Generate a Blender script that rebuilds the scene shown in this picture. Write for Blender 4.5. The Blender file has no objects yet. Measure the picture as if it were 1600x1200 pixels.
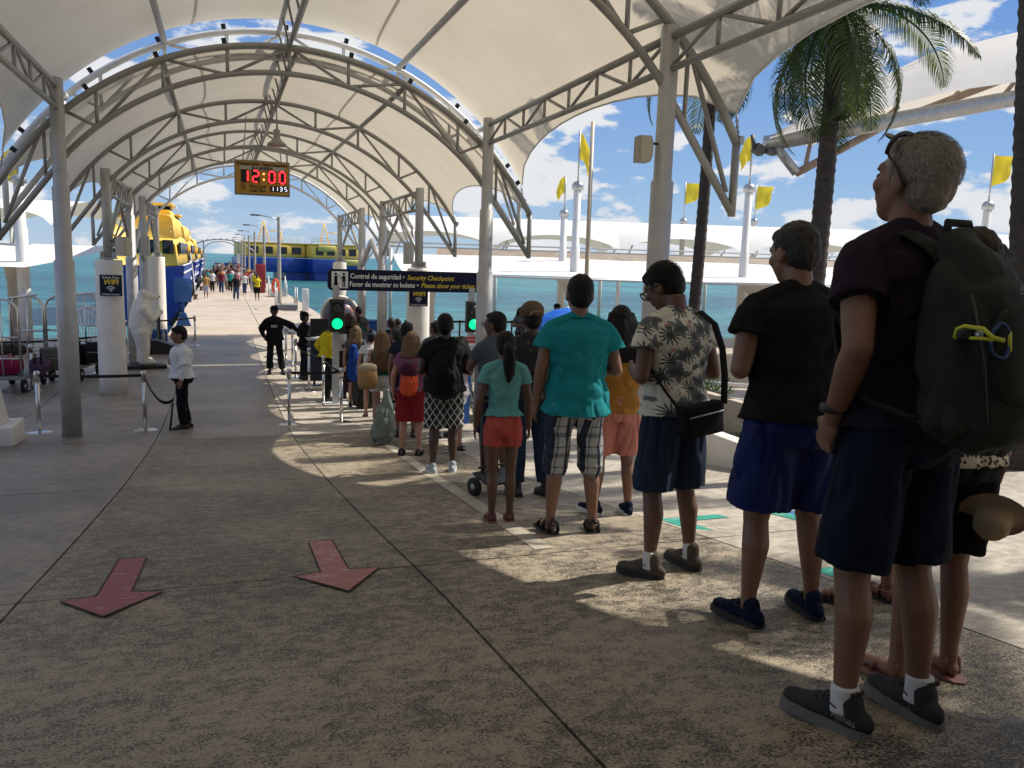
import bpy, bmesh, math, random
from math import sin, cos, tan, pi, radians, sqrt, atan2, exp
from mathutils import Vector, Matrix, noise
random.seed(7)
S = bpy.context.scene
C = S.collection
# ---------------------------------------------------------------- camera
HC = 3.08
yw, pt, rl = radians(19.6), radians(8.44), radians(1.86)
fwd = Vector((sin(yw)*cos(pt), cos(yw)*cos(pt), -sin(pt)))
r0 = Vector((cos(yw), -sin(yw), 0)); u0 = r0.cross(fwd)
rgt = cos(rl)*r0 + sin(rl)*u0; upv = -sin(rl)*r0 + cos(rl)*u0
cd = bpy.data.cameras.new('camera'); cam = bpy.data.objects.new('camera', cd); C.objects.link(cam)
cam.matrix_world = Matrix(((rgt.x, upv.x, -fwd.x, 0), (rgt.y, upv.y, -fwd.y, 0), (rgt.z, upv.z, -fwd.z, HC), (0, 0, 0, 1)))
cd.sensor_width = 36; cd.lens = 28.8; cd.clip_start = .05; cd.clip_end = 9000
S.camera = cam
# ---------------------------------------------------------------- sky and sun
SUN_AZ, SUN_EL = radians(84), radians(48)          # clockwise from +Y
W = bpy.data.worlds.new('World'); S.world = W; W.use_nodes = True
nt = W.node_tree; N = nt.nodes; L = nt.links
bg = N['Background']
sky = N.new('ShaderNodeTexSky'); sky.sky_type = 'NISHITA'; sky.sun_disc = False
sky.sun_elevation = SUN_EL; sky.sun_rotation = SUN_AZ; sky.air_density = 1.0; sky.dust_density = 0.0; sky.ozone_density = 4.0; sky.altitude = 0
tc = N.new('ShaderNodeTexCoord'); mp = N.new('ShaderNodeMapping'); mp.inputs['Scale'].default_value = (1.0, 1.0, 2.6); mp.inputs['Location'].default_value = (3.1, .7, .4)
n1 = N.new('ShaderNodeTexNoise'); n1.inputs['Scale'].default_value = 9.5; n1.inputs['Detail'].default_value = 9; n1.inputs['Roughness'].default_value = .56
n2 = N.new('ShaderNodeTexNoise'); n2.inputs['Scale'].default_value = 2.6; n2.inputs['Detail'].default_value = 3
ad = N.new('ShaderNodeMath'); ad.operation = 'MULTIPLY_ADD'; ad.inputs[1].default_value = .45
cr = N.new('ShaderNodeValToRGB'); cr.color_ramp.elements[0].position = .73; cr.color_ramp.elements[1].position = .80
cr.color_ramp.interpolation = 'EASE'
mx = N.new('ShaderNodeMix'); mx.data_type = 'RGBA'
cl = N.new('ShaderNodeMix'); cl.data_type = 'RGBA'
cl.inputs['A'].default_value = (5.0, 5.6, 6.4, 1); cl.inputs['B'].default_value = (7.4, 7.3, 7.2, 1)
sx = N.new('ShaderNodeSeparateXYZ'); gr = N.new('ShaderNodeValToRGB'); gm = N.new('ShaderNodeMix'); gm.data_type = 'RGBA'; gm.inputs['Factor'].default_value = .85
e_ = gr.color_ramp.elements; e_[0].position = 0; e_[0].color = (.46, .64, .86, 1); e_[1].position = .9; e_[1].color = (.06, .17, .50, 1)
for p_, c_ in ((.10, (.30, .50, .83, 1)), (.28, (.155, .335, .77, 1)), (.5, (.085, .22, .62, 1))): q_ = e_.new(p_); q_.color = c_
gs = N.new('ShaderNodeVectorMath'); gs.operation = 'SCALE'; gs.inputs['Scale'].default_value = 7.2
L.new(tc.outputs['Generated'], sx.inputs[0]); L.new(sx.outputs['Z'], gr.inputs[0]); L.new(gr.outputs[0], gs.inputs[0]); L.new(sky.outputs[0], gm.inputs['A']); L.new(gs.outputs[0], gm.inputs['B'])
L.new(tc.outputs['Generated'], mp.inputs[0]); L.new(mp.outputs[0], n1.inputs[0]); L.new(mp.outputs[0], n2.inputs[0])
L.new(n2.outputs[0], ad.inputs[0]); L.new(n1.outputs[0], ad.inputs[2]); L.new(ad.outputs[0], cr.inputs[0])
L.new(n1.outputs[0], cl.inputs['Factor']); L.new(cr.outputs[0], mx.inputs['Factor']); L.new(gm.outputs['Result'], mx.inputs['A']); L.new(cl.outputs['Result'], mx.inputs['B'])
L.new(mx.outputs['Result'], bg.inputs[0]); bg.inputs[1].default_value = .10
sd = bpy.data.lights.new('sun', 'SUN'); sd.energy = 5.0; sd.angle = radians(.53); sd.color = (1, .93, .82)
so = bpy.data.objects.new('sun', sd); C.objects.link(so)
sv = Vector((sin(SUN_AZ)*cos(SUN_EL), cos(SUN_AZ)*cos(SUN_EL), sin(SUN_EL)))
so.rotation_euler = sv.to_track_quat('Z', 'Y').to_euler(); so.location = (20, 5, 25)
S.view_settings.view_transform = 'Standard'; S.view_settings.look = 'None'; S.view_settings.exposure = .30; S.view_settings.gamma = 1
S.view_settings.use_curve_mapping = False
S.cycles.max_bounces = 8; S.cycles.diffuse_bounces = 4; S.cycles.transparent_max_bounces = 12
S.cycles.sample_clamp_indirect = 6
# ---------------------------------------------------------------- helpers
def s2l(c):
    return tuple((x/255/12.92 if x/255 <= .04045 else ((x/255+.055)/1.055)**2.4) for x in c)
MATS = {}
def M(name, rgb, rough=.6, metal=0., var=0., vs=3., bump=0., bs=30., spec=None, emit=0., stretch=None, fine=0., coat=0., trans=0., sheen=0.):
    if name in MATS: return MATS[name]
    m = bpy.data.materials.new(name); m.use_nodes = True; t = m.node_tree; n = t.nodes; p = n['Principled BSDF']
    p.inputs['Base Color'].default_value = (*rgb, 1); p.inputs['Roughness'].default_value = rough; p.inputs['Metallic'].default_value = metal
    if spec is not None: p.inputs['Specular IOR Level'].default_value = spec
    if coat: p.inputs['Coat Weight'].default_value = coat
    if sheen: p.inputs['Sheen Weight'].default_value = sheen; p.inputs['Sheen Roughness'].default_value = .6
    if emit: p.inputs['Emission Color'].default_value = (*rgb, 1); p.inputs['Emission Strength'].default_value = emit
    if var or bump:
        co = n.new('ShaderNodeTexCoord'); mpp = n.new('ShaderNodeMapping'); t.links.new(co.outputs['Object'], mpp.inputs[0])
        if stretch: mpp.inputs['Scale'].default_value = stretch
    if var:
        a = n.new('ShaderNodeTexNoise'); a.inputs['Scale'].default_value = vs; a.inputs['Detail'].default_value = 6; a.inputs['Roughness'].default_value = .6
        t.links.new(mpp.outputs[0], a.inputs[0])
        r = n.new('ShaderNodeMapRange'); r.inputs[1].default_value = .3; r.inputs[2].default_value = .7; r.inputs[3].default_value = 1-var; r.inputs[4].default_value = 1+var*.6
        t.links.new(a.outputs[0], r.inputs[0])
        src = r.outputs[0]
        if fine:
            b = n.new('ShaderNodeTexNoise'); b.inputs['Scale'].default_value = vs*25; b.inputs['Detail'].default_value = 2
            t.links.new(mpp.outputs[0], b.inputs[0])
            r2 = n.new('ShaderNodeMapRange'); r2.inputs[1].default_value = .35; r2.inputs[2].default_value = .65; r2.inputs[3].default_value = 1-fine; r2.inputs[4].default_value = 1+fine
            t.links.new(b.outputs[0], r2.inputs[0]); mu = n.new('ShaderNodeMath'); mu.operation = 'MULTIPLY'
            t.links.new(src, mu.inputs[0]); t.links.new(r2.outputs[0], mu.inputs[1]); src = mu.outputs[0]
        v = n.new('ShaderNodeVectorMath'); v.operation = 'SCALE'; v.inputs[0].default_value = rgb
        t.links.new(src, v.inputs['Scale']); t.links.new(v.outputs[0], p.inputs['Base Color'])
    if bump:
        b = n.new('ShaderNodeTexNoise'); b.inputs['Scale'].default_value = bs; b.inputs['Detail'].default_value = 5
        t.links.new(mpp.outputs[0], b.inputs[0]); bb = n.new('ShaderNodeBump'); bb.inputs['Strength'].default_value = bump; bb.inputs['Distance'].default_value = .01
        t.links.new(b.outputs[0], bb.inputs['Height']); t.links.new(bb.outputs[0], p.inputs['Normal'])
    if trans:
        tr = n.new('ShaderNodeBsdfTranslucent'); ms = n.new('ShaderNodeMixShader'); ms.inputs[0].default_value = trans
        tr.inputs[0].default_value = (*rgb, 1)
        out = n['Material Output']; t.links.new(p.outputs[0], ms.inputs[1]); t.links.new(tr.outputs[0], ms.inputs[2]); t.links.new(ms.outputs[0], out.inputs[0])
    MATS[name] = m
    return m
class MB:
    """collects shapes into one mesh"""
    def __init__(s): s.v = []; s.f = []; s.sm = []; s.mi = []; s.cur = 0
    def add(s, vs, fs, smooth=True):
        o = len(s.v); s.v += [tuple(x) for x in vs]; s.f += [tuple(i+o for i in f) for f in fs]; s.sm += [smooth]*len(fs); s.mi += [s.cur]*len(fs)
    def box(s, c, d, rot=None, bev=0):
        cx, cy, cz = c; x, y, z = d[0]/2, d[1]/2, d[2]/2
        if bev:
            vs = []; fs = []
            bm = bmesh.new(); bmesh.ops.create_cube(bm, size=1)
            for v in bm.verts: v.co = Vector((v.co.x*d[0], v.co.y*d[1], v.co.z*d[2]))
            bmesh.ops.bevel(bm, geom=bm.edges[:], offset=bev, segments=2, affect='EDGES', profile=.5)
            bm.verts.index_update()
            vs = [v.co.copy() for v in bm.verts]; fs = [[v.index for v in f.verts] for f in bm.faces]; bm.free()
        else:
            vs = [Vector((i*x, j*y, k*z)) for i in (-1, 1) for j in (-1, 1) for k in (-1, 1)]
            fs = [(0, 1, 3, 2), (4, 6, 7, 5), (0, 4, 5, 1), (2, 3, 7, 6), (0, 2, 6, 4), (1, 5, 7, 3)]
        if rot is not None: vs = [rot @ v for v in vs]
        s.add([v+Vector(c) for v in vs], fs, bool(bev))
    def tube(s, pts, r, seg=8, cap=True, ry=None, up=None):
        pts = [Vector(p) for p in pts]; n = len(pts)
        rs = r if isinstance(r, (list, tuple)) else [r]*n
        rys = rs if ry is None else (ry if isinstance(ry, (list, tuple)) else [ry]*n)
        t0 = (pts[1]-pts[0]).normalized()
        a = Vector(up) if up else (Vector((0, 0, 1)) if abs(t0.z) < .9 else Vector((0, 1, 0)))
        x = t0.cross(a).normalized(); vs = []; fs = []
        for i, p in enumerate(pts):
            t = (pts[min(i+1, n-1)]-pts[max(i-1, 0)]).normalized()
            x = (x - t*x.dot(t)).normalized(); y = t.cross(x)
            for k in range(seg):
                an = 2*pi*k/seg; vs.append(p + x*cos(an)*rs[i] + y*sin(an)*rys[i])
        for i in range(n-1):
            for k in range(seg):
                k2 = (k+1) % seg; fs.append((i*seg+k, i*seg+k2, (i+1)*seg+k2, (i+1)*seg+k))
        if cap: fs.append(tuple(range(seg))[::-1]); fs.append(tuple((n-1)*seg+k for k in range(seg)))
        s.add(vs, fs)
    def lathe(s, prof, c=(0, 0, 0), seg=20, sx=1, sy=1):
        vs = []; fs = []; n = len(prof)
        for r, z in prof:
            for k in range(seg):
                a = 2*pi*k/seg; vs.append((c[0]+r*cos(a)*sx, c[1]+r*sin(a)*sy, c[2]+z))
        for i in range(n-1):
            for k in range(seg):
                k2 = (k+1) % seg; fs.append((i*seg+k, i*seg+k2, (i+1)*seg+k2, (i+1)*seg+k))
        fs.append(tuple(range(seg))[::-1]); fs.append(tuple((n-1)*seg+k for k in range(seg)))
        s.add(vs, fs)
    def ball(s, c, r, rot=None, nu=14, nv=9):
        r = (r, r, r) if isinstance(r, (int, float)) else r
        vs = []; fs = []
        for i in range(1, nv):
            th = pi*i/nv
            for k in range(nu):
                a = 2*pi*k/nu; vs.append(Vector((r[0]*sin(th)*cos(a), r[1]*sin(th)*sin(a), r[2]*cos(th))))
        vs += [Vector((0, 0, r[2])), Vector((0, 0, -r[2]))]; T = len(vs)-2; B = T+1
        for i in range(nv-2):
            for k in range(nu):
                k2 = (k+1) % nu; fs.append((i*nu+k, (i+1)*nu+k, (i+1)*nu+k2, i*nu+k2))
        for k in range(nu):
            k2 = (k+1) % nu; fs.append((T, k, k2)); fs.append((B, (nv-2)*nu+k2, (nv-2)*nu+k))
        if rot is not None: vs = [rot @ v for v in vs]
        s.add([v+Vector(c) for v in vs], fs)
    def cap(s, a, b, ra, rb, seg=12, fl=1.0):
        """capsule with different end radii"""
        a = Vector(a); b = Vector(b); t = (b-a).normalized(); pts = []; rs = []
        for q in (-1, -.8, -.4): pts.append(a+t*ra*q); rs.append(max(ra*sqrt(max(0, 1-q*q)), ra*.08))
        for q in (0, .33, .66, 1): pts.append(a.lerp(b, q)); rs.append(ra+(rb-ra)*q)
        for q in (.4, .8, 1): pts.append(b+t*rb*q); rs.append(max(rb*sqrt(max(0, 1-q*q)), rb*.08))
        s.tube(pts, rs, seg, ry=[r*fl for r in rs])
    def grid(s, fn, nu, nv, closed=False, smooth=True):
        vs = [fn(i/(nu-1), j/(nv-1)) for i in range(nu) for j in range(nv)]
        fs = [(i*nv+j, i*nv+j+1, (i+1)*nv+j+1, (i+1)*nv+j) for i in range(nu-1) for j in range(nv-1)]
        s.add(vs, fs, smooth)
    def prism(s, poly, z0, z1, ax=None):
        """polygon (x,y) extruded z0..z1; ax maps (x,y,z)->world"""
        n = len(poly); f = ax or (lambda x, y, z: (x, y, z))
        vs = [f(x, y, z0) for x, y in poly] + [f(x, y, z1) for x, y in poly]
        fs = [tuple(range(n))[::-1], tuple(range(n, 2*n))] + [(i, (i+1) % n, n+(i+1) % n, n+i) for i in range(n)]
        s.add(vs, fs, False)
    def mesh(s, name):
        me = bpy.data.meshes.new(name); me.from_pydata(s.v, [], s.f); me.polygons.foreach_set('use_smooth', s.sm); me.polygons.foreach_set('material_index', s.mi); me.update()
        return me
def obj(name, me, m=None, parent=None, loc=None, rz=None, label=None):
    if isinstance(me, MB): me = me.mesh(name)
    if m is not None:
        ms = m if isinstance(m, (list, tuple)) else [m]
        if len(me.materials) == 0:
            for q in ms: me.materials.append(q)
    o = bpy.data.objects.new(name, me); C.objects.link(o)
    if parent is not None: o.parent = parent
    if loc is not None: o.location = loc
    if rz is not None: o.rotation_euler = (0, 0, rz)
    if label: o['label'] = label
    return o
def thing(name, label, cat, loc=(0, 0, 0), rz=0, group=None):
    o = bpy.data.objects.new(name, None); C.objects.link(o); o.location = loc; o.rotation_euler = (0, 0, rz); o.empty_display_size = .2
    o['label'] = label; o['category'] = cat
    if group: o['group'] = group
    return o
def tag(o, label, cat, group=None):
    o['label'] = label; o['category'] = cat
    if group: o['group'] = group
    return o
def struct(name, me, m=None, kind='structure', **k):
    o = obj(name, me, m, **k); o['kind'] = kind; return o
def copy_tree(o, parent=None):
    c = o.copy(); C.objects.link(c)
    if parent is not None: c.parent = parent
    for ch in o.children: copy_tree(ch, c)
    return c
def one_tube(name, pts, r, m, parent, seg=8, **k):
    b = MB(); b.tube(pts, r, seg); return obj(name, b, m, parent, **k)
def gz(Y):
    P = [(-6, .45), (0, 1.2), (2, 1.455), (4, 1.70), (6, 2.0), (8.75, 2.38), (12, 2.75), (14.6, 2.96), (18, 3.06), (22, 3.08), (9999, 3.08)]
    if Y <= -6: return HC-.45
    for (a, b), (c, d) in zip(P, P[1:]):
        if Y <= c: return HC-(b+(d-b)*(Y-a)/(c-a))
def text_mb(txt, size, font_bold=0., shear=0., align='CENTER', depth=.002, spacing=1.0):
    cu = bpy.data.curves.new('lettering', 'FONT'); cu.body = txt; cu.size = size; cu.align_x = align; cu.align_y = 'CENTER'
    cu.extrude = depth; cu.offset = font_bold; cu.shear = shear; cu.resolution_u = 2; cu.space_character = spacing
    o = bpy.data.objects.new('tmp', cu); C.objects.link(o)
    dg = bpy.context.evaluated_depsgraph_get(); me = bpy.data.meshes.new_from_object(o.evaluated_get(dg))
    bpy.data.objects.remove(o); bpy.data.curves.remove(cu)
    return me
def text(txt, size, m, parent, loc, rot=(pi/2, 0, 0), **k):
    me = text_mb(txt, size, **k); me.materials.clear(); me.materials.append(m)
    o = bpy.data.objects.new('lettering', me); C.objects.link(o); o.parent = parent; o.location = loc; o.rotation_euler = rot
    return o
# ================================================================ materials of the setting
COLM = M('column_grey', (.45, .45, .445), .42, .2, var=.15, vs=3, bump=.06, bs=50)
STEEL = M('painted_steel', (.33, .325, .305), .42, .25, var=.12, vs=4, bump=.05, bs=60)
STEELW = M('white_and_sunlit_steel', (.72, .72, .70), .4, .0, var=.1, vs=3)
GALV = M('galvanised_steel', (.45, .46, .47), .38, .7, var=.15, vs=9)
CHROME = M('brushed_steel', (.62, .62, .61), .22, 1.0, var=.08, vs=20)
BLACKP = M('black_plastic', (.012, .012, .013), .5)
RUBBER = M('black_rubber', (.015, .015, .015), .8)
WHITEW = M('white_render', (.74, .71, .65), .8, var=.10, vs=2.2, bump=.25, bs=70, fine=.05)
NAVY = M('navy_sign', (.010, .012, .038), .6, spec=.2)
WHITEP = M('white_print', (.8, .8, .78), .5)
YELP = M('yellow_print', (.75, .55, .05), .5)
def ground_mat(name, lo, hi, speck, rough0, rough1, dark=.5, gl=1.0):
    m = bpy.data.materials.new(name); m.use_nodes = True; t = m.node_tree; n = t.nodes; p = n['Principled BSDF']; k = t.links.new
    co = n.new('ShaderNodeNewGeometry')
    def nz(sc, de, ro=.6, mapx=None):
        a = n.new('ShaderNodeTexNoise'); a.inputs['Scale'].default_value = sc; a.inputs['Detail'].default_value = de; a.inputs['Roughness'].default_value = ro
        if mapx:
            q = n.new('ShaderNodeMapping'); q.inputs['Scale'].default_value = mapx; k(co.outputs['Position'], q.inputs[0]); k(q.outputs[0], a.inputs[0])
        else: k(co.outputs['Position'], a.inputs[0])
        return a
    big = nz(.55, 4); mid = nz(13, 8, .78, (.8, 1, 1)); fine = nz(110, 5, .8); blot = nz(2.3, 6, .7)
    def mr(src, a, b, c, d):
        r = n.new('ShaderNodeMapRange'); r.inputs[1].default_value = a; r.inputs[2].default_value = b; r.inputs[3].default_value = c; r.inputs[4].default_value = d; k(src, r.inputs[0]); return r.outputs[0]
    def op(o, a, b):
        q = n.new('ShaderNodeMath'); q.operation = o
        for i, x in enumerate((a, b)):
            if isinstance(x, (int, float)): q.inputs[i].default_value = x
            else: k(x, q.inputs[i])
        return q.outputs[0]
    pat = mr(mid.outputs[0], .435, .565, 0, 1); sp = mr(fine.outputs[0], .42, .58, -.5, .5)
    bl = mr(blot.outputs[0], .38, .66, 0, 1)
    f = op('ADD', op('MULTIPLY', pat, .50), op('MULTIPLY', mr(big.outputs[0], .38, .62, 0, 1), .32)); f = op('ADD', f, op('MULTIPLY', bl, .30)); f = op('ADD', f, op('MULTIPLY', sp, speck))
    rp = n.new('ShaderNodeValToRGB'); e = rp.color_ramp.elements; e[0].position = .14; e[0].color = (*lo, 1); e[1].position = .90; e[1].color = (*hi, 1)
    k(f, rp.inputs[0]); k(rp.outputs[0], p.inputs['Base Color'])
    k(mr(op('ADD', op('MULTIPLY', pat, .5), op('MULTIPLY', bl, .5)), 0, 1, rough1, rough0), p.inputs['Roughness']); p.inputs['Specular IOR Level'].default_value = .5*gl
    bb = n.new('ShaderNodeBump'); bb.inputs['Strength'].default_value = .55; bb.inputs['Distance'].default_value = .004
    k(op('ADD', op('MULTIPLY', pat, .6), op('MULTIPLY', sp, .5)), bb.inputs['Height']); k(bb.outputs[0], p.inputs['Normal'])
    MATS[name] = m
    return m
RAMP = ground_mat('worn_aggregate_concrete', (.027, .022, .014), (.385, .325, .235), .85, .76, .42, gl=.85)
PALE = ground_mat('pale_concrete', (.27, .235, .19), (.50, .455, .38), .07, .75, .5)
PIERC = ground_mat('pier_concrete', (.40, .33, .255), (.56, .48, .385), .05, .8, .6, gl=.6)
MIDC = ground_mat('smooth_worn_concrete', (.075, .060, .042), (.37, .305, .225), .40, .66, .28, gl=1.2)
JOINT = M('joint_dark', (.04, .035, .028), .9)
# ================================================================ quay, ramp and pier: slabs over a base with open joints
def sheet(x0, x1, y0, y1, top, off, ny=None, th=.10):
    """slab following the ramp profile"""
    b = MB(); ny = ny or max(2, int((y1-y0)/.8)+1); vs = []; n = ny
    for i in range(ny):
        y = y0+(y1-y0)*i/(ny-1); z = top(y)+off
        vs += [(x0, y, z), (x1, y, z), (x0, y, z-th), (x1, y, z-th)]
    fs = []
    for i in range(n-1):
        a = i*4; c = a+4
        fs += [(a, a+1, c+1, c), (a+2, c+2, c+3, a+3), (a, c, c+2, a+2), (a+1, a+3, c+3, c+1)]
    fs += [(0, 2, 3, 1), ((n-1)*4, (n-1)*4+1, (n-1)*4+3, (n-1)*4+2)]
    b.add(vs, fs, False); return b
base = MB()
for (x0, x1, y0, y1, zb) in ((-60, 60, -40, 31.8, -2.6), (-1.98, 4.98, 31.8, 150, -2.6)):
    ny = 60; vs = []; fs = []
    for i in range(ny+1):
        y = y0+(y1-y0)*i/ny; vs += [(x0, y, gz(y)-.03), (x1, y, gz(y)-.03), (x0, y, zb), (x1, y, zb)]
    for i in range(ny):
        a = i*4; c = a+4; fs += [(a, a+1, c+1, c), (a+2, c+2, c+3, a+3), (a, c, c+2, a+2), (a+1, a+3, c+3, c+1)]
    fs += [(0, 2, 3, 1), (ny*4, ny*4+1, ny*4+3, ny*4+2)]
    base.add(vs, fs, False)
quay = struct('quay_ground', base, M('quay_fill', (.20, .175, .14), .9, var=.2, vs=1))
J = .007
YS = [-20, -11, -4.3, .1, 4.5, 8.9, 13.3, 17.7, 22.1, 26.5, 31.8]
XS = [-12, -7.6, -3.35, -1.0, 1.03, 3.04, 6.6]
ri = 0
pv = struct('ramp_pavement', sheet(-1, 1, -1, 1, lambda y: -2.4, 0), JOINT)
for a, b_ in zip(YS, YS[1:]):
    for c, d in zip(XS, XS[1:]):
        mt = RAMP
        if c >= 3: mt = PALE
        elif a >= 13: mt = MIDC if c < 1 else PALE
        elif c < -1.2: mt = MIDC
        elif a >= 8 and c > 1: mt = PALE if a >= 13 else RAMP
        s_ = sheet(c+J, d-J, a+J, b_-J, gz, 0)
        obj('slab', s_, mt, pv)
for i in range(26):
    a = 31.8+i*4.4
    if a+4.4 > 149: break
    for c, d in ((-1.95, 1.5), (1.5, 4.95)):
        obj('slab', sheet(c+J*2, d-J*2, a+J*2, a+4.4-J*2, gz, 0, 2), PIERC, pv)
for k_, (x0, x1) in enumerate(((-60, -12), (6.6, 60))):
    obj('paved_area', sheet(x0, x1, -20, 31.8, gz, -.012, 60), PALE, pv)
# painted strip with its worn end, pier kerbs
strip = MB(); pts = [(1.90, 4.62), (2.02, 6.4), (2.16, 8.2), (2.26, 11), (2.30, 15)]
vs = []
for i in range(31):
    y = 4.62+(15-4.62)*i/30; x = 1.90+.40*(1-((15-y)/10.4)**2); vs += [(x-.065, y, gz(y)+.004), (x+.065, y, gz(y)+.004)]
strip.add(vs, [(2*i, 2*i+1, 2*i+3, 2*i+2) for i in range(30)], False)
struct('painted_strip', strip, M('cream_strip', (.40, .36, .28), .7, var=.3, vs=14))
def flat(name, poly, m, kind='structure', z=.004):
    b = MB(); n = len(poly); b.add([(x, y, gz(y)+z) for x, y in poly], [tuple(range(n))], False); o = struct(name, b, m, kind); return o
def paint(name, rgb, wear, sc):
    m = bpy.data.materials.new(name); m.use_nodes = True; t = m.node_tree; n = t.nodes; p = n['Principled BSDF']; k = t.links.new; p.inputs['Roughness'].default_value = .5
    g = n.new('ShaderNodeNewGeometry'); mpq = n.new('ShaderNodeMapping'); mpq.inputs['Scale'].default_value = (.45, 1.2, 1); k(g.outputs['Position'], mpq.inputs[0]); a = n.new('ShaderNodeTexNoise'); a.inputs['Scale'].default_value = sc; a.inputs['Detail'].default_value = 9; a.inputs['Roughness'].default_value = .75; k(mpq.outputs[0], a.inputs[0])
    r = n.new('ShaderNodeValToRGB'); e = r.color_ramp.elements; e[0].position = wear; e[0].color = (*rgb, 1); e[1].position = wear+.05; e[1].color = (.42, .30, .26, 1); q = e.new(wear-.12); q.color = (rgb[0]*.78, rgb[1]*.7, rgb[2]*.7, 1); q = e.new(wear+.13); q.color = (.16, .12, .09, 1)
    k(a.outputs[0], r.inputs[0]); k(r.outputs[0], p.inputs['Base Color']); bb = n.new('ShaderNodeBump'); bb.inputs['Strength'].default_value = .4; bb.inputs['Distance'].default_value = .003; k(a.outputs[0], bb.inputs['Height']); k(bb.outputs[0], p.inputs['Normal']); return m
RED = paint('worn_red_paint', (.30, .065, .075), .60, 18)
a1 = flat('painted_arrow', [(-.555, 4.05), (-.315, 4.44), (-.475, 4.50), (-.478, 5.40), (-.635, 5.40), (-.64, 4.48), (-.80, 4.43)], RED)
a2 = flat('painted_arrow', [(.59, 4.06), (.835, 4.53), (.66, 4.55), (.68, 5.46), (.52, 5.48), (.50, 4.545), (.35, 4.50)], paint('faded_red_paint', (.36, .11, .10), .55, 16))
EDGE = M('arrow_outline', (.03, .025, .02), .8)
for src in ([(-.555, 4.05), (-.315, 4.44), (-.475, 4.50), (-.478, 5.40), (-.635, 5.40), (-.64, 4.48), (-.80, 4.43)], [(.59, 4.06), (.835, 4.53), (.66, 4.55), (.68, 5.46), (.52, 5.48), (.50, 4.545), (.35, 4.50)]):
    b = MB()
    for p, q in zip(src, src[1:]+src[:1]):
        p = Vector((p[0], p[1], gz(p[1])+.0075)); q = Vector((q[0], q[1], gz(q[1])+.0075)); d = (q-p).normalized(); w = Vector((-d.y, d.x, 0))*.004
        b.add([p-w, q-w, q+w, p+w], [(0, 1, 2, 3)], False)
    struct('arrow_outline', b, EDGE)
TEAL = paint('teal_floor_paint', (.02, .36, .27), .60, 12)
TBLU = M('blue_floor_paint', (.03, .13, .36), .5, var=.3, vs=8)
flat('floor_decoration', [(3.08, 3.35), (3.22, 3.35), (3.22, 5.1), (3.6, 5.1), (3.6, 5.26), (3.08, 5.26)], TEAL)
flat('floor_decoration', [(3.98, 4.5), (4.12, 4.5), (4.12, 5.6), (3.98, 5.6)], TEAL)
flat('floor_decoration', [(4.12, 4.5), (4.5, 4.3), (4.6, 5.0), (4.12, 5.2)], TBLU)
# ================================================================ sea
def sea():
    b = MB(); b.grid(lambda u, v: (-4500+9000*u, -60+6500*v, -1.55), 3, 3)
    m = bpy.data.materials.new('sea_water'); m.use_nodes = True; t = m.node_tree; n = t.nodes; p = n['Principled BSDF']; k = t.links.new
    g = n.new('ShaderNodeNewGeometry'); mp_ = n.new('ShaderNodeMapping'); mp_.inputs['Rotation'].default_value = (0, 0, -.34); mp_.inputs['Scale'].default_value = (.45, 1.5, 1); k(g.outputs['Position'], mp_.inputs[0])
    a = n.new('ShaderNodeTexNoise'); a.inputs['Scale'].default_value = 1.1; a.inputs['Detail'].default_value = 7; a.inputs['Roughness'].default_value = .65; k(mp_.outputs[0], a.inputs[0])
    c = n.new('ShaderNodeTexNoise'); c.inputs['Scale'].default_value = .012; c.inputs['Detail'].default_value = 4; k(mp_.outputs[0], c.inputs[0])
    r = n.new('ShaderNodeValToRGB'); e = r.color_ramp.elements; e[0].position = .38; e[0].color = (.008, .085, .115, 1); e[1].position = .62; e[1].color = (.045, .215, .215, 1); k(c.outputs[0], r.inputs[0])
    w = n.new('ShaderNodeValToRGB'); e = w.color_ramp.elements; e[0].position = .70; e[0].color = (0, 0, 0, 1); e[1].position = .78; e[1].color = (1, 1, 1, 1); k(a.outputs[0], w.inputs[0])
    lo_ = n.new('ShaderNodeTexNoise'); lo_.inputs['Scale'].default_value = .16; lo_.inputs['Detail'].default_value = 8; lo_.inputs['Roughness'].default_value = .7; k(mp_.outputs[0], lo_.inputs[0]); am = n.new('ShaderNodeMath'); am.operation = 'MULTIPLY_ADD'; am.inputs[1].default_value = .5; k(lo_.outputs[0], am.inputs[0]); ah = n.new('ShaderNodeMath'); ah.operation = 'MULTIPLY'; ah.inputs[1].default_value = .5; k(a.outputs[0], ah.inputs[0]); k(ah.outputs[0], am.inputs[2])
    a2_ = n.new('ShaderNodeMapRange'); a2_.inputs[1].default_value = .40; a2_.inputs[2].default_value = .60; a2_.inputs[3].default_value = .35; a2_.inputs[4].default_value = 1.9; k(am.outputs[0], a2_.inputs[0])
    vm = n.new('ShaderNodeVectorMath'); vm.operation = 'SCALE'; k(r.outputs[0], vm.inputs[0]); k(a2_.outputs[0], vm.inputs['Scale'])
    mx_ = n.new('ShaderNodeMix'); mx_.data_type = 'RGBA'; k(w.outputs[0], mx_.inputs['Factor']); k(vm.outputs[0], mx_.inputs['A']); mx_.inputs['B'].default_value = (.5, .55, .55, 1)
    k(mx_.outputs['Result'], p.inputs['Base Color']); p.inputs['Roughness'].default_value = .28; p.inputs['IOR'].default_value = 1.33
    bb = n.new('ShaderNodeBump'); bb.inputs['Strength'].default_value = 1; bb.inputs['Distance'].default_value = .35; k(am.outputs[0], bb.inputs['Height']); bb.inputs['Distance'].default_value = 1.2; k(bb.outputs[0], p.inputs['Normal'])
    struct('sea', b, m)
sea()
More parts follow.
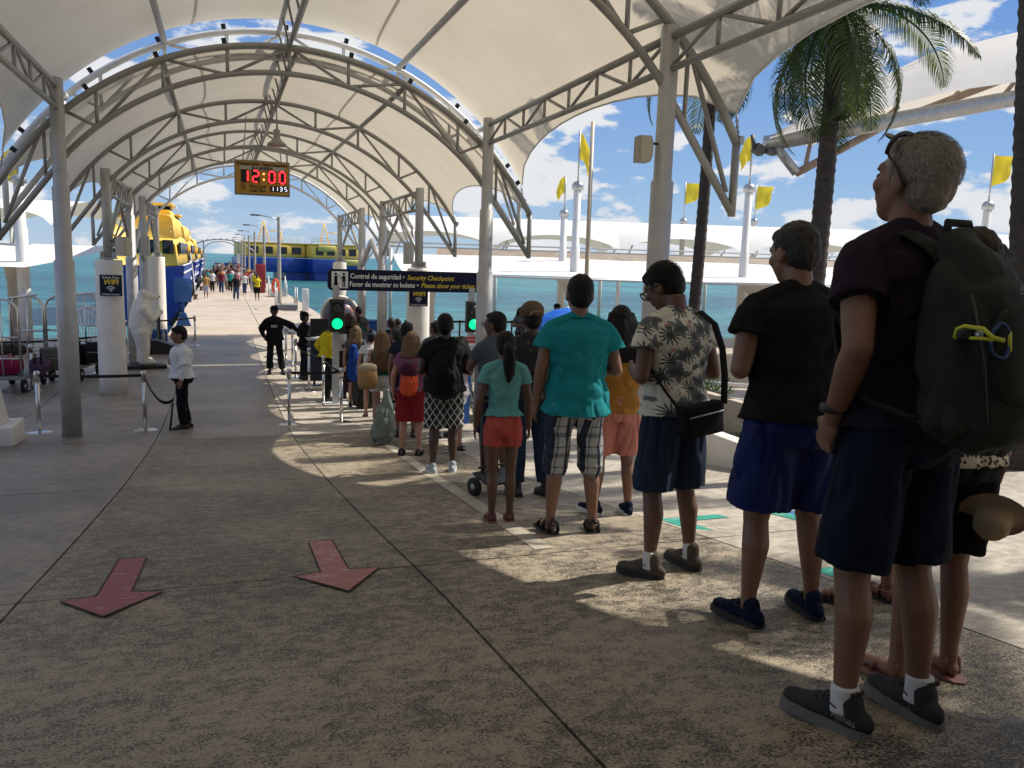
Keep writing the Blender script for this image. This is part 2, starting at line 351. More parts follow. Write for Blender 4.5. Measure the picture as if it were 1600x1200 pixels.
# ================================================================ canopies
XC = 1.10; HX = 3.36
MEMB = bpy.data.materials.new('white_membrane'); MEMB.use_nodes = True
def _memb():
    t = MEMB.node_tree; n = t.nodes; k = t.links.new; n.remove(n['Principled BSDF'])
    g = n.new('ShaderNodeNewGeometry'); a = n.new('ShaderNodeTexNoise'); a.inputs['Scale'].default_value = .8; a.inputs['Detail'].default_value = 7; a.inputs['Roughness'].default_value = .65; k(g.outputs['Position'], a.inputs[0])
    r = n.new('ShaderNodeValToRGB'); e = r.color_ramp.elements; e[0].position = .3; e[0].color = (.73, .71, .66, 1); e[1].position = .6; e[1].color = (.80, .79, .75, 1); k(a.outputs[0], r.inputs[0])
    tr = n.new('ShaderNodeBsdfTranslucent'); tr.inputs[0].default_value = (.92, .80, .62, 1); di = n.new('ShaderNodeBsdfDiffuse'); k(r.outputs[0], di.inputs[0])
    vm = n.new('ShaderNodeVectorMath'); vm.operation = 'MULTIPLY'; vm.inputs[1].default_value = (1, .91, .76); k(r.outputs[0], vm.inputs[0]); k(vm.outputs[0], tr.inputs[0])
    ms = n.new('ShaderNodeMixShader'); ms.inputs[0].default_value = .27; k(di.outputs[0], ms.inputs[1]); k(tr.outputs[0], ms.inputs[2]); k(ms.outputs[0], n['Material Output'].inputs[0])
_memb()
MEMW = bpy.data.materials.new('bright_membrane'); MEMW.use_nodes = True
def _memw():
    t = MEMW.node_tree; n = t.nodes; k = t.links.new; n.remove(n['Principled BSDF']); di = n.new('ShaderNodeBsdfDiffuse'); di.inputs[0].default_value = (.88, .86, .82, 1); tr = n.new('ShaderNodeBsdfTranslucent'); tr.inputs[0].default_value = (.85, .74, .56, 1); ms = n.new('ShaderNodeMixShader'); ms.inputs[0].default_value = .2; k(di.outputs[0], ms.inputs[1]); k(tr.outputs[0], ms.inputs[2]); k(ms.outputs[0], n['Material Output'].inputs[0])
_memw()
RU, RL = 4.92, 4.36
def zu(u, top=6.4): return top-RU+sqrt(max(0, RU*RU-u*u))
def zl(u, top=5.99): return top-RL+sqrt(max(0, RL*RL-u*u))
def arch(parent, Y, dz=0., m=STEEL, clamps=True, tipU=4.25):
    A = thing('x', '', ''); del A['label']; del A['category']; A.name = 'arch_truss'; A.parent = parent; A.location = (XC, Y, dz)
    b = MB(); pts = [(u, 0, zu(u)) for u in [(-tipU + 2*tipU*i/44) for i in range(45)]]; b.tube(pts, .052, 10); obj('upper_chord', b, m, A)
    b = MB(); lo = [(-tipU, 0, 3.2)] + [(u, 0, zl(u)) for u in [(-3.25+6.5*i/34) for i in range(35)]] + [(tipU, 0, 3.2)]; b.tube(lo, .045, 10); obj('lower_chord', b, m, A)
    def lowz(u):
        if abs(u) <= 3.25: return zl(u)
        return zl(3.25)+(3.2-zl(3.25))*(abs(u)-3.25)/(tipU-3.25)
    d = .95
    for i in range(-3, 4):
        one_tube('web_strut', [(i*d, 0, zu(i*d)), (i*d, 0, lowz(i*d))], .028, m, A)
    for i in range(-4, 4):
        a, c = (i, i+1)
        ea = (abs(a) % 2 == 0)
        u1, u2 = (a, c) if ea else (c, a)
        one_tube('web_strut', [(max(-3.3, min(3.3, u1*d)), 0, zu(max(-3.3, min(3.3, u1*d)))), (max(-3.3, min(3.3, u2*d)), 0, lowz(max(-3.3, min(3.3, u2*d))))], .026, m, A)
    for s in (-1, 1):
        one_tube('end_post', [(s*tipU, 0, zu(tipU)+.02), (s*tipU, 0, 3.16)], .045, m, A)
        one_tube('web_strut', [(s*3.58, 0, zu(3.58)), (s*3.58, 0, lowz(3.58))], .026, m, A)
        one_tube('web_strut', [(s*3.62, 0, zu(3.62)), (s*4.16, 0, 3.42)], .028, m, A)
    if clamps:
        for i in range(-4, 5):
            u = i*.98; an = math.asin(u/RU)
            b = MB(); b.box((u+sin(an)*.08, 0, zu(u)+cos(an)*.08), (.07, .05, .10), Matrix.Rotation(an, 3, 'Y')); obj('clamp', b, BLACKP, A)
    return A
def truss(parent, x, y0, y1, zt, zb, m=STEEL, n=None, name='edge_truss'):
    A = bpy.data.objects.new(name, None); C.objects.link(A); A.parent = parent
    one_tube('upper_chord', [(x, y0, zt), (x, y1, zt)], .045, m, A); one_tube('lower_chord', [(x, y0, zb), (x, y1, zb)], .04, m, A)
    n = n or max(2, round((y1-y0)/.95)); d = (y1-y0)/n
    for i in range(n+1):
        if 0 < i < n: one_tube('web_strut', [(x, y0+i*d, zt), (x, y0+i*d, zb)], .024, m, A)
        if i < n:
            a, c = (zt, zb) if i % 2 == 0 else (zb, zt)
            one_tube('web_strut', [(x, y0+i*d, a), (x, y0+(i+1)*d, c)], .022, m, A)
    return A
def column(parent, x, y, top, kind='pipe', m=COLM, sheath=2.86):
    zb = gz(y)
    b = MB()
    if kind == 'pipe':
        b.lathe([(.145, zb-.05), (.145, 2.88), (.120, 2.90), (.120, 3.98), (.098, 4.0), (.098, top-.02), (.09, top)], (x, y, 0), 24)
        return obj('column', b, m, parent)
    b.lathe([(.098, sheath-.02), (.098, top-.02), (.09, top)], (x, y, 0), 24); b.box((x, y, sheath+.03), (.34, .34, .03))
    for i in range(4):
        a = pi/4+i*pi/2; b.box((x+cos(a)*.14, y+sin(a)*.14, sheath+.1), (.12, .014, .14), Matrix.Rotation(a, 3, 'Z'))
    c = obj('column', b, m, parent)
    q = MB(); q.lathe([(.285, zb-.05), (.28, zb+.5), (.27, sheath-.03), (.262, sheath)], (x, y, 0), 32)
    obj('plinth', q, WHITEW, parent); return c
def membrane(parent, ys, dz, us=None, sag=.16, cut=.42, y_in=(0, 0), top_off=.13, name='membrane'):
    """barrel membrane over the arches at ys, scalloped side edges"""
    b = MB(); nu = 41
    seg = 12; rows = []
    for k in range(len(ys)-1):
        for i in range(seg + (1 if k == len(ys)-2 else 0)):
            t = i/seg; dzz = dz if not isinstance(dz, (list, tuple)) else dz[k]+(dz[k+1]-dz[k])*t; y = ys[k]+(ys[k+1]-ys[k])*t
            bow = 4*t*(1-t); um = 4.22-cut*bow**.75
            if k == 0: y += y_in[0]*(1-t)
            if k == len(ys)-2: y += y_in[1]*t
            row = []
            for j in range(nu):
                u = -um+2*um*j/(nu-1)
                z = zu(u)+dzz+top_off+.04-sag*bow*(1-.75*abs(u)/4.3)
                if abs(u) > 3.4: z += .10*bow*(abs(u)-3.4)
                row.append((XC+u, y, z))
            rows.append(row)
    vs = [p for r in rows for p in r]; fs = [(i*nu+j, i*nu+j+1, (i+1)*nu+j+1, (i+1)*nu+j) for i in range(len(rows)-1) for j in range(nu-1)]
    b.add(vs, fs); o = obj(name, b, MEMB, parent)
    # hem band along each scalloped side and seams
    for j in (0, nu-1):
        h = MB(); h.tube([Vector(r[j])+Vector((0, 0, -.01)) for r in rows], .014, 6); obj('hem_cable', h, STEELW, parent)
    SE = M('membrane_seam', (.78, .76, .70), .7, trans=.25)
    for j in (13, 27):
        h = MB(); vs = []
        for r in rows:
            p = Vector(r[j]); q = Vector(r[j+1]); d = (q-p).normalized()*.025; vs += [p-d+Vector((0, 0, -.006)), p+d+Vector((0, 0, -.006))]
        h.add(vs, [(2*i, 2*i+1, 2*i+3, 2*i+2) for i in range(len(rows)-1)]); obj('seam', h, SE, parent)
    return o
def hook(parent, p, q):
    b = MB(); p = Vector(p); q = Vector(q)
    b.tube([p, q], .012, 6)
    for t in (.3, .5, .7): b.ball(p.lerp(q, t), .022, nu=8, nv=5)
    b.box(q, (.05, .12, .09)); b.tube([q+Vector((0, -.05, 0)), q+Vector((0, .05, 0))], .04, 8); obj('shackle', b, GALV, parent)
# ---- first canopy (over the ramp)
c1 = thing('tensile_canopy', 'nearest barrel canopy of cream membrane over the ramp, palm shadows on its right side', 'canopy', group='barrel canopies over the walkway')
arch(c1, 1.6, .33, clamps=False); arch(c1, 7.95, .50, clamps=False)
arch(c1, -4.6, .33, clamps=False)
arch(c1, 14.95, .36, STEELW)  # white colour paints the sun falling on this grey arch
for s in (-1, 1):
    x = XC+s*HX
    truss(c1, x, -4.6, 1.6, 5.45, 5.13); truss(c1, x, 1.6, 7.95, 5.45, 5.13); truss(c1, x, 7.95, 14.17, 5.45, 5.13)
    one_tube('strut', [(x, 14.17, 5.42), (x-s*.02, 14.95, 5.42)], .045, STEELW, c1); one_tube('strut', [(x, 14.17, 5.1), (x, 14.95, 5.35)], .03, STEELW, c1)  # stubs coloured white as sunlit ends of the grey truss
    for Y in (7.95, 14.17): column(c1, x, Y, 5.56)
for Y in (1.6, -4.6): column(c1, XC+HX, Y, 5.56); column(c1, XC-HX, Y, 5.56)
for u in (-1.9, 1.9):
    one_tube('purlin', [(XC+u, -4.6, zu(u)+.33+.02), (XC+u, 14.95, zu(u)+.36+.02)], .05, STEEL, c1)
for dx in (-.13, .13): one_tube('ridge_chord', [(XC+dx, -4.6, 6.70), (XC+dx, 14.95, 6.74)], .04, STEEL, c1)
one_tube('ridge_chord', [(XC, -4.6, 6.40), (XC, 14.95, 6.42)], .04, STEEL, c1)
for i in range(21):
    y = -4.2+i*.95
    for dx in (-.13, .13): one_tube('web_strut', [(XC+dx, y, 6.71), (XC, y+.47, 6.42)], .018, STEEL, c1, 6)
membrane(c1, [-4.6, 1.6, 7.95, 14.75], [.34, .34, .60, .34], y_in=(0, 0))
for s in (-1, 1):
    for Y, q_ in ((1.6, .34), (7.95, .60), (14.8, .34)): hook(c1, (XC+s*4.22, Y, zu(4.22)+q_+.16), (XC+s*4.28, Y, zu(4.25)+q_-.08))
# ---- second and third canopies
c2 = thing('tensile_canopy', 'middle barrel canopy of cream membrane on grey trusses, departure clock hanging in it', 'canopy', group='barrel canopies over the walkway')
for Y in (14.35, 19.46, 24.2): arch(c2, Y)
c3 = thing('tensile_canopy', 'farthest barrel canopy of cream membrane, ending open above the pier', 'canopy', group='barrel canopies over the walkway')
for Y in (28.0, 33.5): arch(c3, Y, 0, STEEL if Y < 30 else STEELW)
for s in (-1, 1):
    x = XC+s*HX
    column(c2, x, 19.46, 4.75, 'plinth'); column(c2, x, 24.2, 4.72); column(c3, x, 28.0, 4.72); column(c3, x, 33.5, 4.72, 'plinth')
    truss(c2, x, 19.46, 24.2, 4.66, 4.25, n=6); truss(c3, x, 28, 33.5, 4.66, 4.25, n=7); truss(c2, x, 14.35, 19.46, 4.95, 4.72, n=2) if 0 else None
    for (ya, yb) in ((19.46, 24.2), (28.0, 33.5)):
        ym = (ya+yb)/2
        one_tube('brace', [(x, ya, 3.15), (x, ym, 4.25)], .05, STEEL, c2 if ya < 25 else c3); one_tube('brace', [(x, yb, 3.15), (x, ym, 4.25)], .05, STEEL, c2 if ya < 25 else c3)
    one_tube('brace', [(x, 24.2, 2.8), (x, 26.1, 3.6), (x, 28.0, 2.8)], .085, GALV, c3, 12)
for u in (-1.9, 1.9):
    one_tube('purlin', [(XC+u, 14.35, zu(u)-.05), (XC+u, 24.2, zu(u)-.05)], .045, STEEL, c2); one_tube('purlin', [(XC+u, 24.2, zu(u)-.05), (XC+u, 33.5, zu(u)-.05)], .045, STEEL, c3)
for q, (ya, yb) in ((c2, (14.35, 24.2)), (c3, (24.2, 33.5))):
    for dx in (-.13, .13): one_tube('ridge_chord', [(XC+dx, ya, 6.38), (XC+dx, yb, 6.38)], .038, STEEL, q)
    one_tube('ridge_chord', [(XC, ya, 6.06), (XC, yb, 6.06)], .038, STEEL, q)
    n_ = int((yb-ya)/.95)
    for i in range(n_):
        y = ya+i*.95
        for dx in (-.13, .13): one_tube('web_strut', [(XC+dx, y, 6.38), (XC, y+.47, 6.08)], .018, STEEL, q, 6)
membrane(c2, [14.5, 19.46, 24.3], 0, cut=.42, top_off=.0); membrane(c3, [24.6, 28.0, 33.3], 0, cut=.42, top_off=.0)
for q, ys_ in ((c2, (14.5, 19.46)), (c3, (28, 33.3))):
    for s in (-1, 1):
        for Y in ys_: hook(q, (XC+s*4.2, Y, zu(4.2)+.14), (XC+s*4.28, Y, zu(4.25)))
# ================================================================ unseen hall added behind the camera to cut fill light
E1 = Vector((cos(yw), -sin(yw), 0)); E2 = Vector((sin(yw), cos(yw), 0))
def FP(s, d, z): return E1*s+E2*d+Vector((0, 0, z))
hall = thing('fill_blocking_hall', 'unseen pale hall added behind the queue to cut fill light', 'building')
b = MB(); b.box((0, -9, 3.5), (26, 6, 8)); obj('wall', b, WHITEW, hall)
b = MB(); b.box((0, -7, 7.8), (28, 11, .3)); obj('roof', b, WHITEW, hall)
for x in (-8, -4, 4, 8): b = MB(); b.box((x, -5.97, 3.6), (2.6, .06, 2.8)); obj('window', b, M('dark_glass', (.02, .025, .03), .1), hall)
b = MB(); b.box((0, -5.97, 3.4), (3.2, .07, 3.6)); obj('door', b, M('dark_glass', (.02, .025, .03), .1), hall)
# ================================================================ tents on the right, in their own axes
def row_tent(label, s0, n, bay, d0, d1, ze, zr, gut=None):
    T = thing('tensile_canopy', label, 'canopy', group='white canopies along the quay')
    for i in range(n):
        b = MB()
        def fn(u, v, i=i):
            bow = 4*u*(1-u); dd = (d1-d0); ins = .55*bow**.8
            dpos = d0+ins+(dd-2*ins)*v; q = (dpos-d0)/dd; rise = sin(pi*q)**.75 if 0 < q < 1 else 0
            return tuple(FP(s0+(i+u)*bay, dpos, ze+(zr-ze)*rise+.25*bow*(1-rise)-.10*bow*rise*0))
        b.grid(fn, 13, 17); obj('membrane', b, MEMW, T)
        for d in (d0+.1, d1-.1):
            b = MB(); p = FP(s0+i*bay, d, 0); b.tube([p, FP(s0+i*bay, d, ze-.05)], .09, 10); obj('post', b, STEELW, T)
            b = MB(); b.tube([FP(s0+i*bay, d, ze-.9), FP(s0+(i+.12)*bay, (d*3+(d0+d1)/2)/4, ze+.35)], .04, 8); obj('brace', b, STEELW, T)
    return T
row_tent('long white barrel canopy in the right background with scalloped lower edge', -6.2, 7, 5.2, 33.5, 41, 3.62, 5.0)
aw = thing('tensile_canopy', 'low sloping white awning below the long barrel canopy, right background', 'canopy', group='white canopies along the quay')
for i, (sa, sb) in enumerate(((-3.0, 4.0), (4.0, 11), (11, 18), (18, 25))):
    b = MB(); b.grid(lambda u, v: tuple(FP(sa+(sb-sa)*u + (-1.6*v if i == 0 and u == 0 else 0), 22.3+8.7*v, 2.70+.56*v-.10*sin(pi*v)*1+.05*sin(pi*u))), 11, 9); obj('membrane', b, MEMW, aw)
    b = MB(); b.tube([FP(sa, 22.3, 2.69), FP(sb, 22.3, 2.69)], .03, 8); obj('edge_pipe', b, STEELW, aw)
    b = MB(); b.grid(lambda u, v: tuple(FP(sa+(sb-sa)*u, 31.05+.5*v, 3.24+.28*v)), 5, 3); obj('shade_strip', b, M('tan_shade_strip', (.36, .29, .22), .7, var=.2), aw)  # tan strip paints the shaded back slope of the awning membrane
for s in (-2.5, 1.7, 7.2, 13, 20):
    b = MB(); p = FP(s, 24.5, 0); b.lathe([(.12, 0), (.11, 1.9), (.16, 2.15), (.34, 2.45), (.62, 2.70)], p, 16); obj('flared_column', b, WHITEW, aw)
for k_, z in enumerate((3.55, 3.70)):
    o = one_tube('catwalk_rail', [FP(-5, 31.8, z), FP(27, 31.8, z)], .03, STEELW, aw)
row_tent('white barrel canopy over the quay at the left edge', -24.6, 2, 4.6, 27.5, 33, 3.8, 4.75)
awl = thing('tensile_canopy', 'low white awning at the left edge, its near half in shade', 'canopy', group='white canopies along the quay')
b = MB(); b.grid(lambda u, v: tuple(FP(-21.5+8.1*u, 22.5+5.5*v, 2.52+.66*v-.04*sin(pi*v))), 11, 9); obj('membrane', b, MEMW, awl)
for s in (-15.4, -12.6): b = MB(); b.lathe([(.15, 0), (.14, 1.9), (.16, 2.1), (.22, 2.52)], FP(s, 25.2, 0), 14); obj('column', b, M('tan_column', (.48, .44, .38), .6), awl)
# big cantilever canopy at the upper right
cc = thing('tensile_canopy', 'tan cantilevered canopy on a heavy grey pipe at the upper right, behind the palms', 'canopy')
A0 = Vector((10.41, 14.46, 5.61)); A1 = Vector((15.12, 12.96, 6.67)); dA = A1-A0; A2 = A0+dA*2.6
one_tube('main_pipe', [A0, A0+dA*.5, A1, A2], .16, GALV, cc, 16)
V1_ = Vector((11.0, 14.16, 5.05)); off = Vector((.3, .9, 0))*.5
TAN = M('tan_steel', (.42, .31, .24), .6, var=.2)
one_tube('lower_chord', [A0+dA*.03, V1_], .095, GALV, cc, 12); one_tube('lower_chord', [V1_, A0+dA*.55+off, A0+dA*1.1+off+Vector((0, 0, .55)), A2+off+Vector((0, 0, .9))], .08, TAN, cc, 12)
for t in (.1, .28, .45, .7, .95, 1.25, 1.6):
    p = A0+dA*t; q = A0+dA*(t+.13)+Vector((0, 0, .14+.33*min(t, 1.2)))+off; one_tube('web_strut', [p if t > .3 else V1_.lerp(A0+dA*.5+off, t), q], .045, TAN, cc)
LOE = [Vector(p) for p in ((10.24, 14.09, 5.66), (11.65, 13.65, 6.09), (13.55, 13.07, 6.68), (14.99, 12.6, 6.94), (18.56, 11.41, 7.51))]; UPE = [Vector(p) for p in ((10.69, 14.77, 5.81), (13.58, 15.8, 7.14), (15.25, 15.35, 8.08), (17.18, 14.75, 8.63), (21.45, 13.34, 9.35))]
def cfn(u, v):
    q = u*4; j = min(3, int(q)); f = q-j; lo = LOE[j].lerp(LOE[j+1], f); hi = UPE[j].lerp(UPE[j+1], f); p = lo.lerp(hi, v); p.z += .16*sin(pi*v)*min(1, u*3); return tuple(p)
b = MB(); b.grid(cfn, 33, 11); obj('membrane', b, MEMB, cc)
def cfn2(u, v): p = Vector(cfn(u, 1)); return (p.x+1.5*v*min(1, u*3), p.y+4.0*v*min(1, u*3), p.z-.9*v*v*min(1, u*3))
b = MB(); b.grid(cfn2, 25, 7); obj('membrane', b, MEMB, cc)
for k_ in range(6):
    b = MB(); pp = [Vector(cfn(.01+.045*i*(1+.15*k_), .1+.14*k_))+Vector((0, -.012, .004)) for i in range(7)]; b.tube(pp, .0035, 6); obj('crease', b, TAN, cc)
b = MB(); b.box(A0+Vector((-.15, 0, -.12)), (.20, .18, .18), Matrix.Rotation(.4, 3, 'Y')); b.box(A0+Vector((.08, -.08, -.16)), (.20, .14, .10), Matrix.Rotation(.2, 3, 'Y')); obj('end_bracket', b, M('bracket_grey', (.11, .11, .11), .6), cc)
b = MB(); b.tube([A0+Vector((-.24, 0, -.12)), A0+Vector((-.32, 0, .16))], .05, 12, ry=.02); obj('end_plate', b, M('bracket_grey', (.11, .11, .11), .6), cc)
b = MB(); b.box(A2+Vector((-1.35, .5, 1.25)), (.10, .05, .22)); obj('vent', b, M('orange_vent', (.5, .2, .08), .6), cc)
q = thing('column', 'x', 'x'); C.objects.unlink(q); bpy.data.objects.remove(q)
b = MB(); b.lathe([(.2, gz(8.9)), (.18, 7.5)], (A2.x, A2.y, 0), 20); obj('column', b, GALV, cc)
# flag columns
FLAG = M('yellow_flag', (.80, .62, .04), .7, var=.15, vs=5, trans=.45)
def flagpole(label, x, y, zc, zt, fw, fh, r=.14, droop=0, side=1, base_z=0., parts=True):
    P = thing('flag_column', label, 'flag pole', (x, y, base_z), 0, 'columns topped with yellow flags')
    b = MB(); b.lathe([(r, 0), (r, 3.6), (r*.82, 3.62), (r*.82, zc-base_z-.02), (r*.5, zc-base_z)], (0, 0, 0), 16); obj('column', b, STEELW, P)
    b = MB(); b.lathe([(r*1.25, -.14), (r*1.25, 0), (r*.8, .1)], (0, 0, zc-base_z), 16); obj('collar', b, GALV, P)
    one_tube('mast', [(0, 0, zc-base_z), (0, 0, zt-base_z)], .026, GALV, P)
    b = MB(); vv = [];
    def ff(u, v):
        w = sin(u*5+v*1.5)*.09*u; sag = droop*u*u*fh
        return (side*u*fw*(1-.35*droop)*(1-.2*v), w+.06*sin(v*6)*u, zt-base_z-.04-v*fh*(1-.25*u)-sag)
    b.grid(ff, 13, 9); obj('flag', b, FLAG, P); return P
flagpole('flag column rising behind the teal polo man, flag hanging folded', 10.2, 23.3, 5.45, 7.05, .55, .8, droop=.9, side=1)
flagpole('shorter flag column right behind the folded flag one', 11.6, 27.6, 4.9, 6.2, .5, .6, droop=.8, side=-1)
flagpole('flag column behind the stocky man, its flag caught against the tan canopy', 15.1, 21.6, 5.55, 7.1, .6, .75, droop=.7, side=-1)
flagpole('distant flag column just left of the middle palm trunk', 20.25, 33.9, 5.24, 7.0, .8, 1.0, side=1)
flagpole('distant flag column between the palm trunk and the stocky man', 23.4, 32.9, 5.35, 6.97, .9, 1.1, side=1)
flagpole('flag column at the right edge beside the near palm trunk', 22.1, 19.3, 5.28, 6.8, .8, .95, side=1)
flagpole('flag column at the left edge of the picture, flag hanging', -5.4, 27.2, 5.0, 5.9, .6, .95, droop=.5, side=-1, r=.17)
b = MB(); b.tube([(5.44, 11.9, gz(11.9)), (5.62, 12.35, 5.33)], [.045, .03], 12); tag(obj('lamp_pole', b, M('beige_pole', (.55, .47, .36), .5)), 'slim beige pole rising behind the teal polo man and the blue parasol', 'pole')
# planter wall, lawn, inner wall, railing
b = MB(); b.box((5.50, 7.55, gz(7.55)+.10), (.20, 2.3, .40), bev=.012); tag(obj('planter_wall', b, WHITEW), 'low white rendered kerb wall with lawn behind it, right of the floral shirt man', 'wall')
b = MB(); b.box((7.3, 9.2, .82), (.16, 5.6, .62), bev=.01); tag(obj('inner_wall', b, M('beige_render', (.5, .42, .32), .8, var=.1)), 'beige retaining wall behind the small lawn and shrubs', 'wall')
b = MB(); b.grid(lambda u, v: (5.6+1.62*u, 6.5+5*v, gz(6.5+5*v)+.06+.02*noise.noise(Vector((u*5, v*9, 0)))), 8, 16); struct('lawn_soil', b, M('soil', (.06, .045, .03), .95))
GR = M('grass_blade', (.075, .15, .02), .6, var=.4, vs=3, trans=.3)
b = MB()
for i in range(9000):
    x = random.uniform(5.62, 7.2); y = random.uniform(6.5, 10.5); z = gz(y)+.06; h = random.uniform(.05, .13); a = random.uniform(0, 6.28); w = .005
    dx, dy = cos(a), sin(a); l = random.uniform(.01, .06)
    b.add([(x-dy*w, y+dx*w, z), (x+dy*w, y-dx*w, z), (x+dx*l, y+dy*l, z+h)], [(0, 1, 2)], False)
tag(struct('grass', b, GR, 'stuff'), 'bright green lawn grass behind the white kerb wall', 'grass')
def leafy(name, label, cat, x, y, r, h, n, mat, ln=.12, stems=5, z0=None, up=.4):
    z0 = gz(y) if z0 is None else z0
    P = thing(name, label, cat, (x, y, z0)); b = MB()
    for i in range(n):
        a = random.uniform(0, 6.28); rr = r*sqrt(random.random()); zz = h*random.uniform(.12, 1)*(1-.35*(rr/r)**2)
        p = Vector((rr*cos(a), rr*sin(a), zz)); d = Vector((cos(a)+random.gauss(0, .5), sin(a)+random.gauss(0, .5), random.gauss(up, .5))).normalized(); sd_ = d.cross(Vector((0, 0, 1)))
        if sd_.length < .05: continue
        sd_ = sd_.normalized()*ln*.22; l = ln*random.uniform(.6, 1.3); b.add([p, p+d*l*.5+sd_, p+d*l, p+d*l*.5-sd_], [(0, 1, 2, 3)], False)
    o = obj('foliage', b, mat, P); o['kind'] = 'stuff'
    for i in range(stems): a = random.uniform(0, 6.28); one_tube('stem', [(0, 0, 0), (cos(a)*r*.3, sin(a)*r*.3, h*.5), (cos(a)*r*.6, sin(a)*r*.6, h*.85)], .008, M('twig', (.1, .07, .04), .8), P, 6)
    return P
LF1 = M('leaf_green', (.055, .12, .025), .5, var=.45, vs=4, trans=.35); LF2 = M('leaf_yellow', (.22, .20, .03), .5, var=.4, vs=4, trans=.35); LF3 = M('leaf_dark', (.025, .055, .015), .5, var=.4, vs=4, trans=.3)
leafy('shrub', 'sparse low shrub against the beige wall behind the lawn', 'shrub', 6.95, 9.0, .45, .55, 420, LF1, .08)
leafy('shrub', 'thin sprig of leaves rising beside the stocky man in black tee', 'shrub', 6.7, 8.4, .35, .62, 200, LF3, .07)
for i, (x, y, r, h, m_, lb) in enumerate(((4.9, 14.6, .55, 1.05, LF1, 'round green shrub behind the brown cap man'), (5.9, 13.6, .6, 1.12, LF1, 'green shrub under the left tip of the blue parasol'), (6.9, 13.0, .6, 1.15, LF3, 'dark green shrub under the blue parasol'), (7.9, 12.4, .6, 1.1, LF1, 'green shrub right of the blue parasol pole'), (10.5, 13.5, .5, .9, LF2, 'yellow leaved shrub in the bed beyond the steel railing'), (11.6, 13.2, .4, .9, LF2, 'small yellow leaved shrub right of its twin beyond the railing'))):
    leafy('shrub', lb, 'shrub', x, y, r, h, 1500 if r > .52 else 500, m_, .11)
def tuft(label, x, y, h, n, mat):
    P = thing('ornamental_grass', label, 'plant', (x, y, gz(y)), 0, 'grass tufts by the signal post'); b = MB()
    for i in range(n):
        a = random.uniform(0, 6.28); l = h*random.uniform(.6, 1.1); out = l*random.uniform(.25, .75); w = .012
        p0 = Vector((random.gauss(0, .08), random.gauss(0, .08), 0)); d = Vector((cos(a), sin(a), 0)); sd_ = Vector((-sin(a), cos(a), 0))*w
        p1 = p0+d*out*.3+Vector((0, 0, l*.6)); p2 = p0+d*out+Vector((0, 0, l*random.uniform(.6, .95)))
        b.add([p0-sd_, p0+sd_, p1+sd_*.8, p1-sd_*.8, p2], [(0, 1, 2, 3), (3, 2, 4)], False)
    o = obj('blades', b, mat, P); o['kind'] = 'stuff'
tuft('tall yellow green grass tuft left of the right signal post', 5.2, 18.4, 1.35, 420, LF2); tuft('green grass tuft behind the wavy haired girl', 5.9, 18.0, 1.25, 420, LF1); tuft('grass tuft between signal post and grey column', 5.6, 17.2, 1.1, 300, LF2)
rl_ = thing('steel_railing', 'white steel pipe railing beside the lawn, sloping down to the right', 'railing')
for k_, z in enumerate((.45, .70, .95)): one_tube('rail', [(7.75, 14.0, z-.1+.1), (8.3, 9.5, z+.42)], .028, STEELW, rl_)
for t in (0, .33, .66, 1): x = 7.75+.55*t; y = 14-4.5*t; one_tube('post', [(x, y, .2), (x, y, 1.0+.42*t)], .03, STEELW, rl_)
# quay-edge chain railings
def qrail(label, x0, x1, y, n):
    R_ = thing('quay_railing', label, 'railing', group='black quay railings')
    one_tube('rail', [(x0, y, 1.15), (x1, y, 1.15)], .035, BLACKP, R_); one_tube('rail', [(x0, y, .65), (x1, y, .65)], .02, BLACKP, R_)
    for i in range(n+1): x = x0+(x1-x0)*i/n; one_tube('post', [(x, y, 0), (x, y, 1.2)], .03, BLACKP, R_)
qrail('black quay railing on the right, in front of the sea', 5.4, 16.0, 25.3, 6)
# beyond: dark breakwater and low hut far right
bw = thing('breakwater', 'dark stone pier end far right beneath the low awning', 'pier', group=None)
b = MB(); b.box(FP(31, 60, -.6), (16, 6, 1.5), Matrix.Rotation(-yw, 3, 'Z')); obj('stone_block', b, M('dark_stone', (.035, .033, .03), .9, var=.3), bw)
for i in range(9): b = MB(); b.box(FP(24.5+i*1.5, 57, .4), (.18, .18, .7)); obj('post', b, M('dark_stone', (.035, .033, .03), .9), bw)
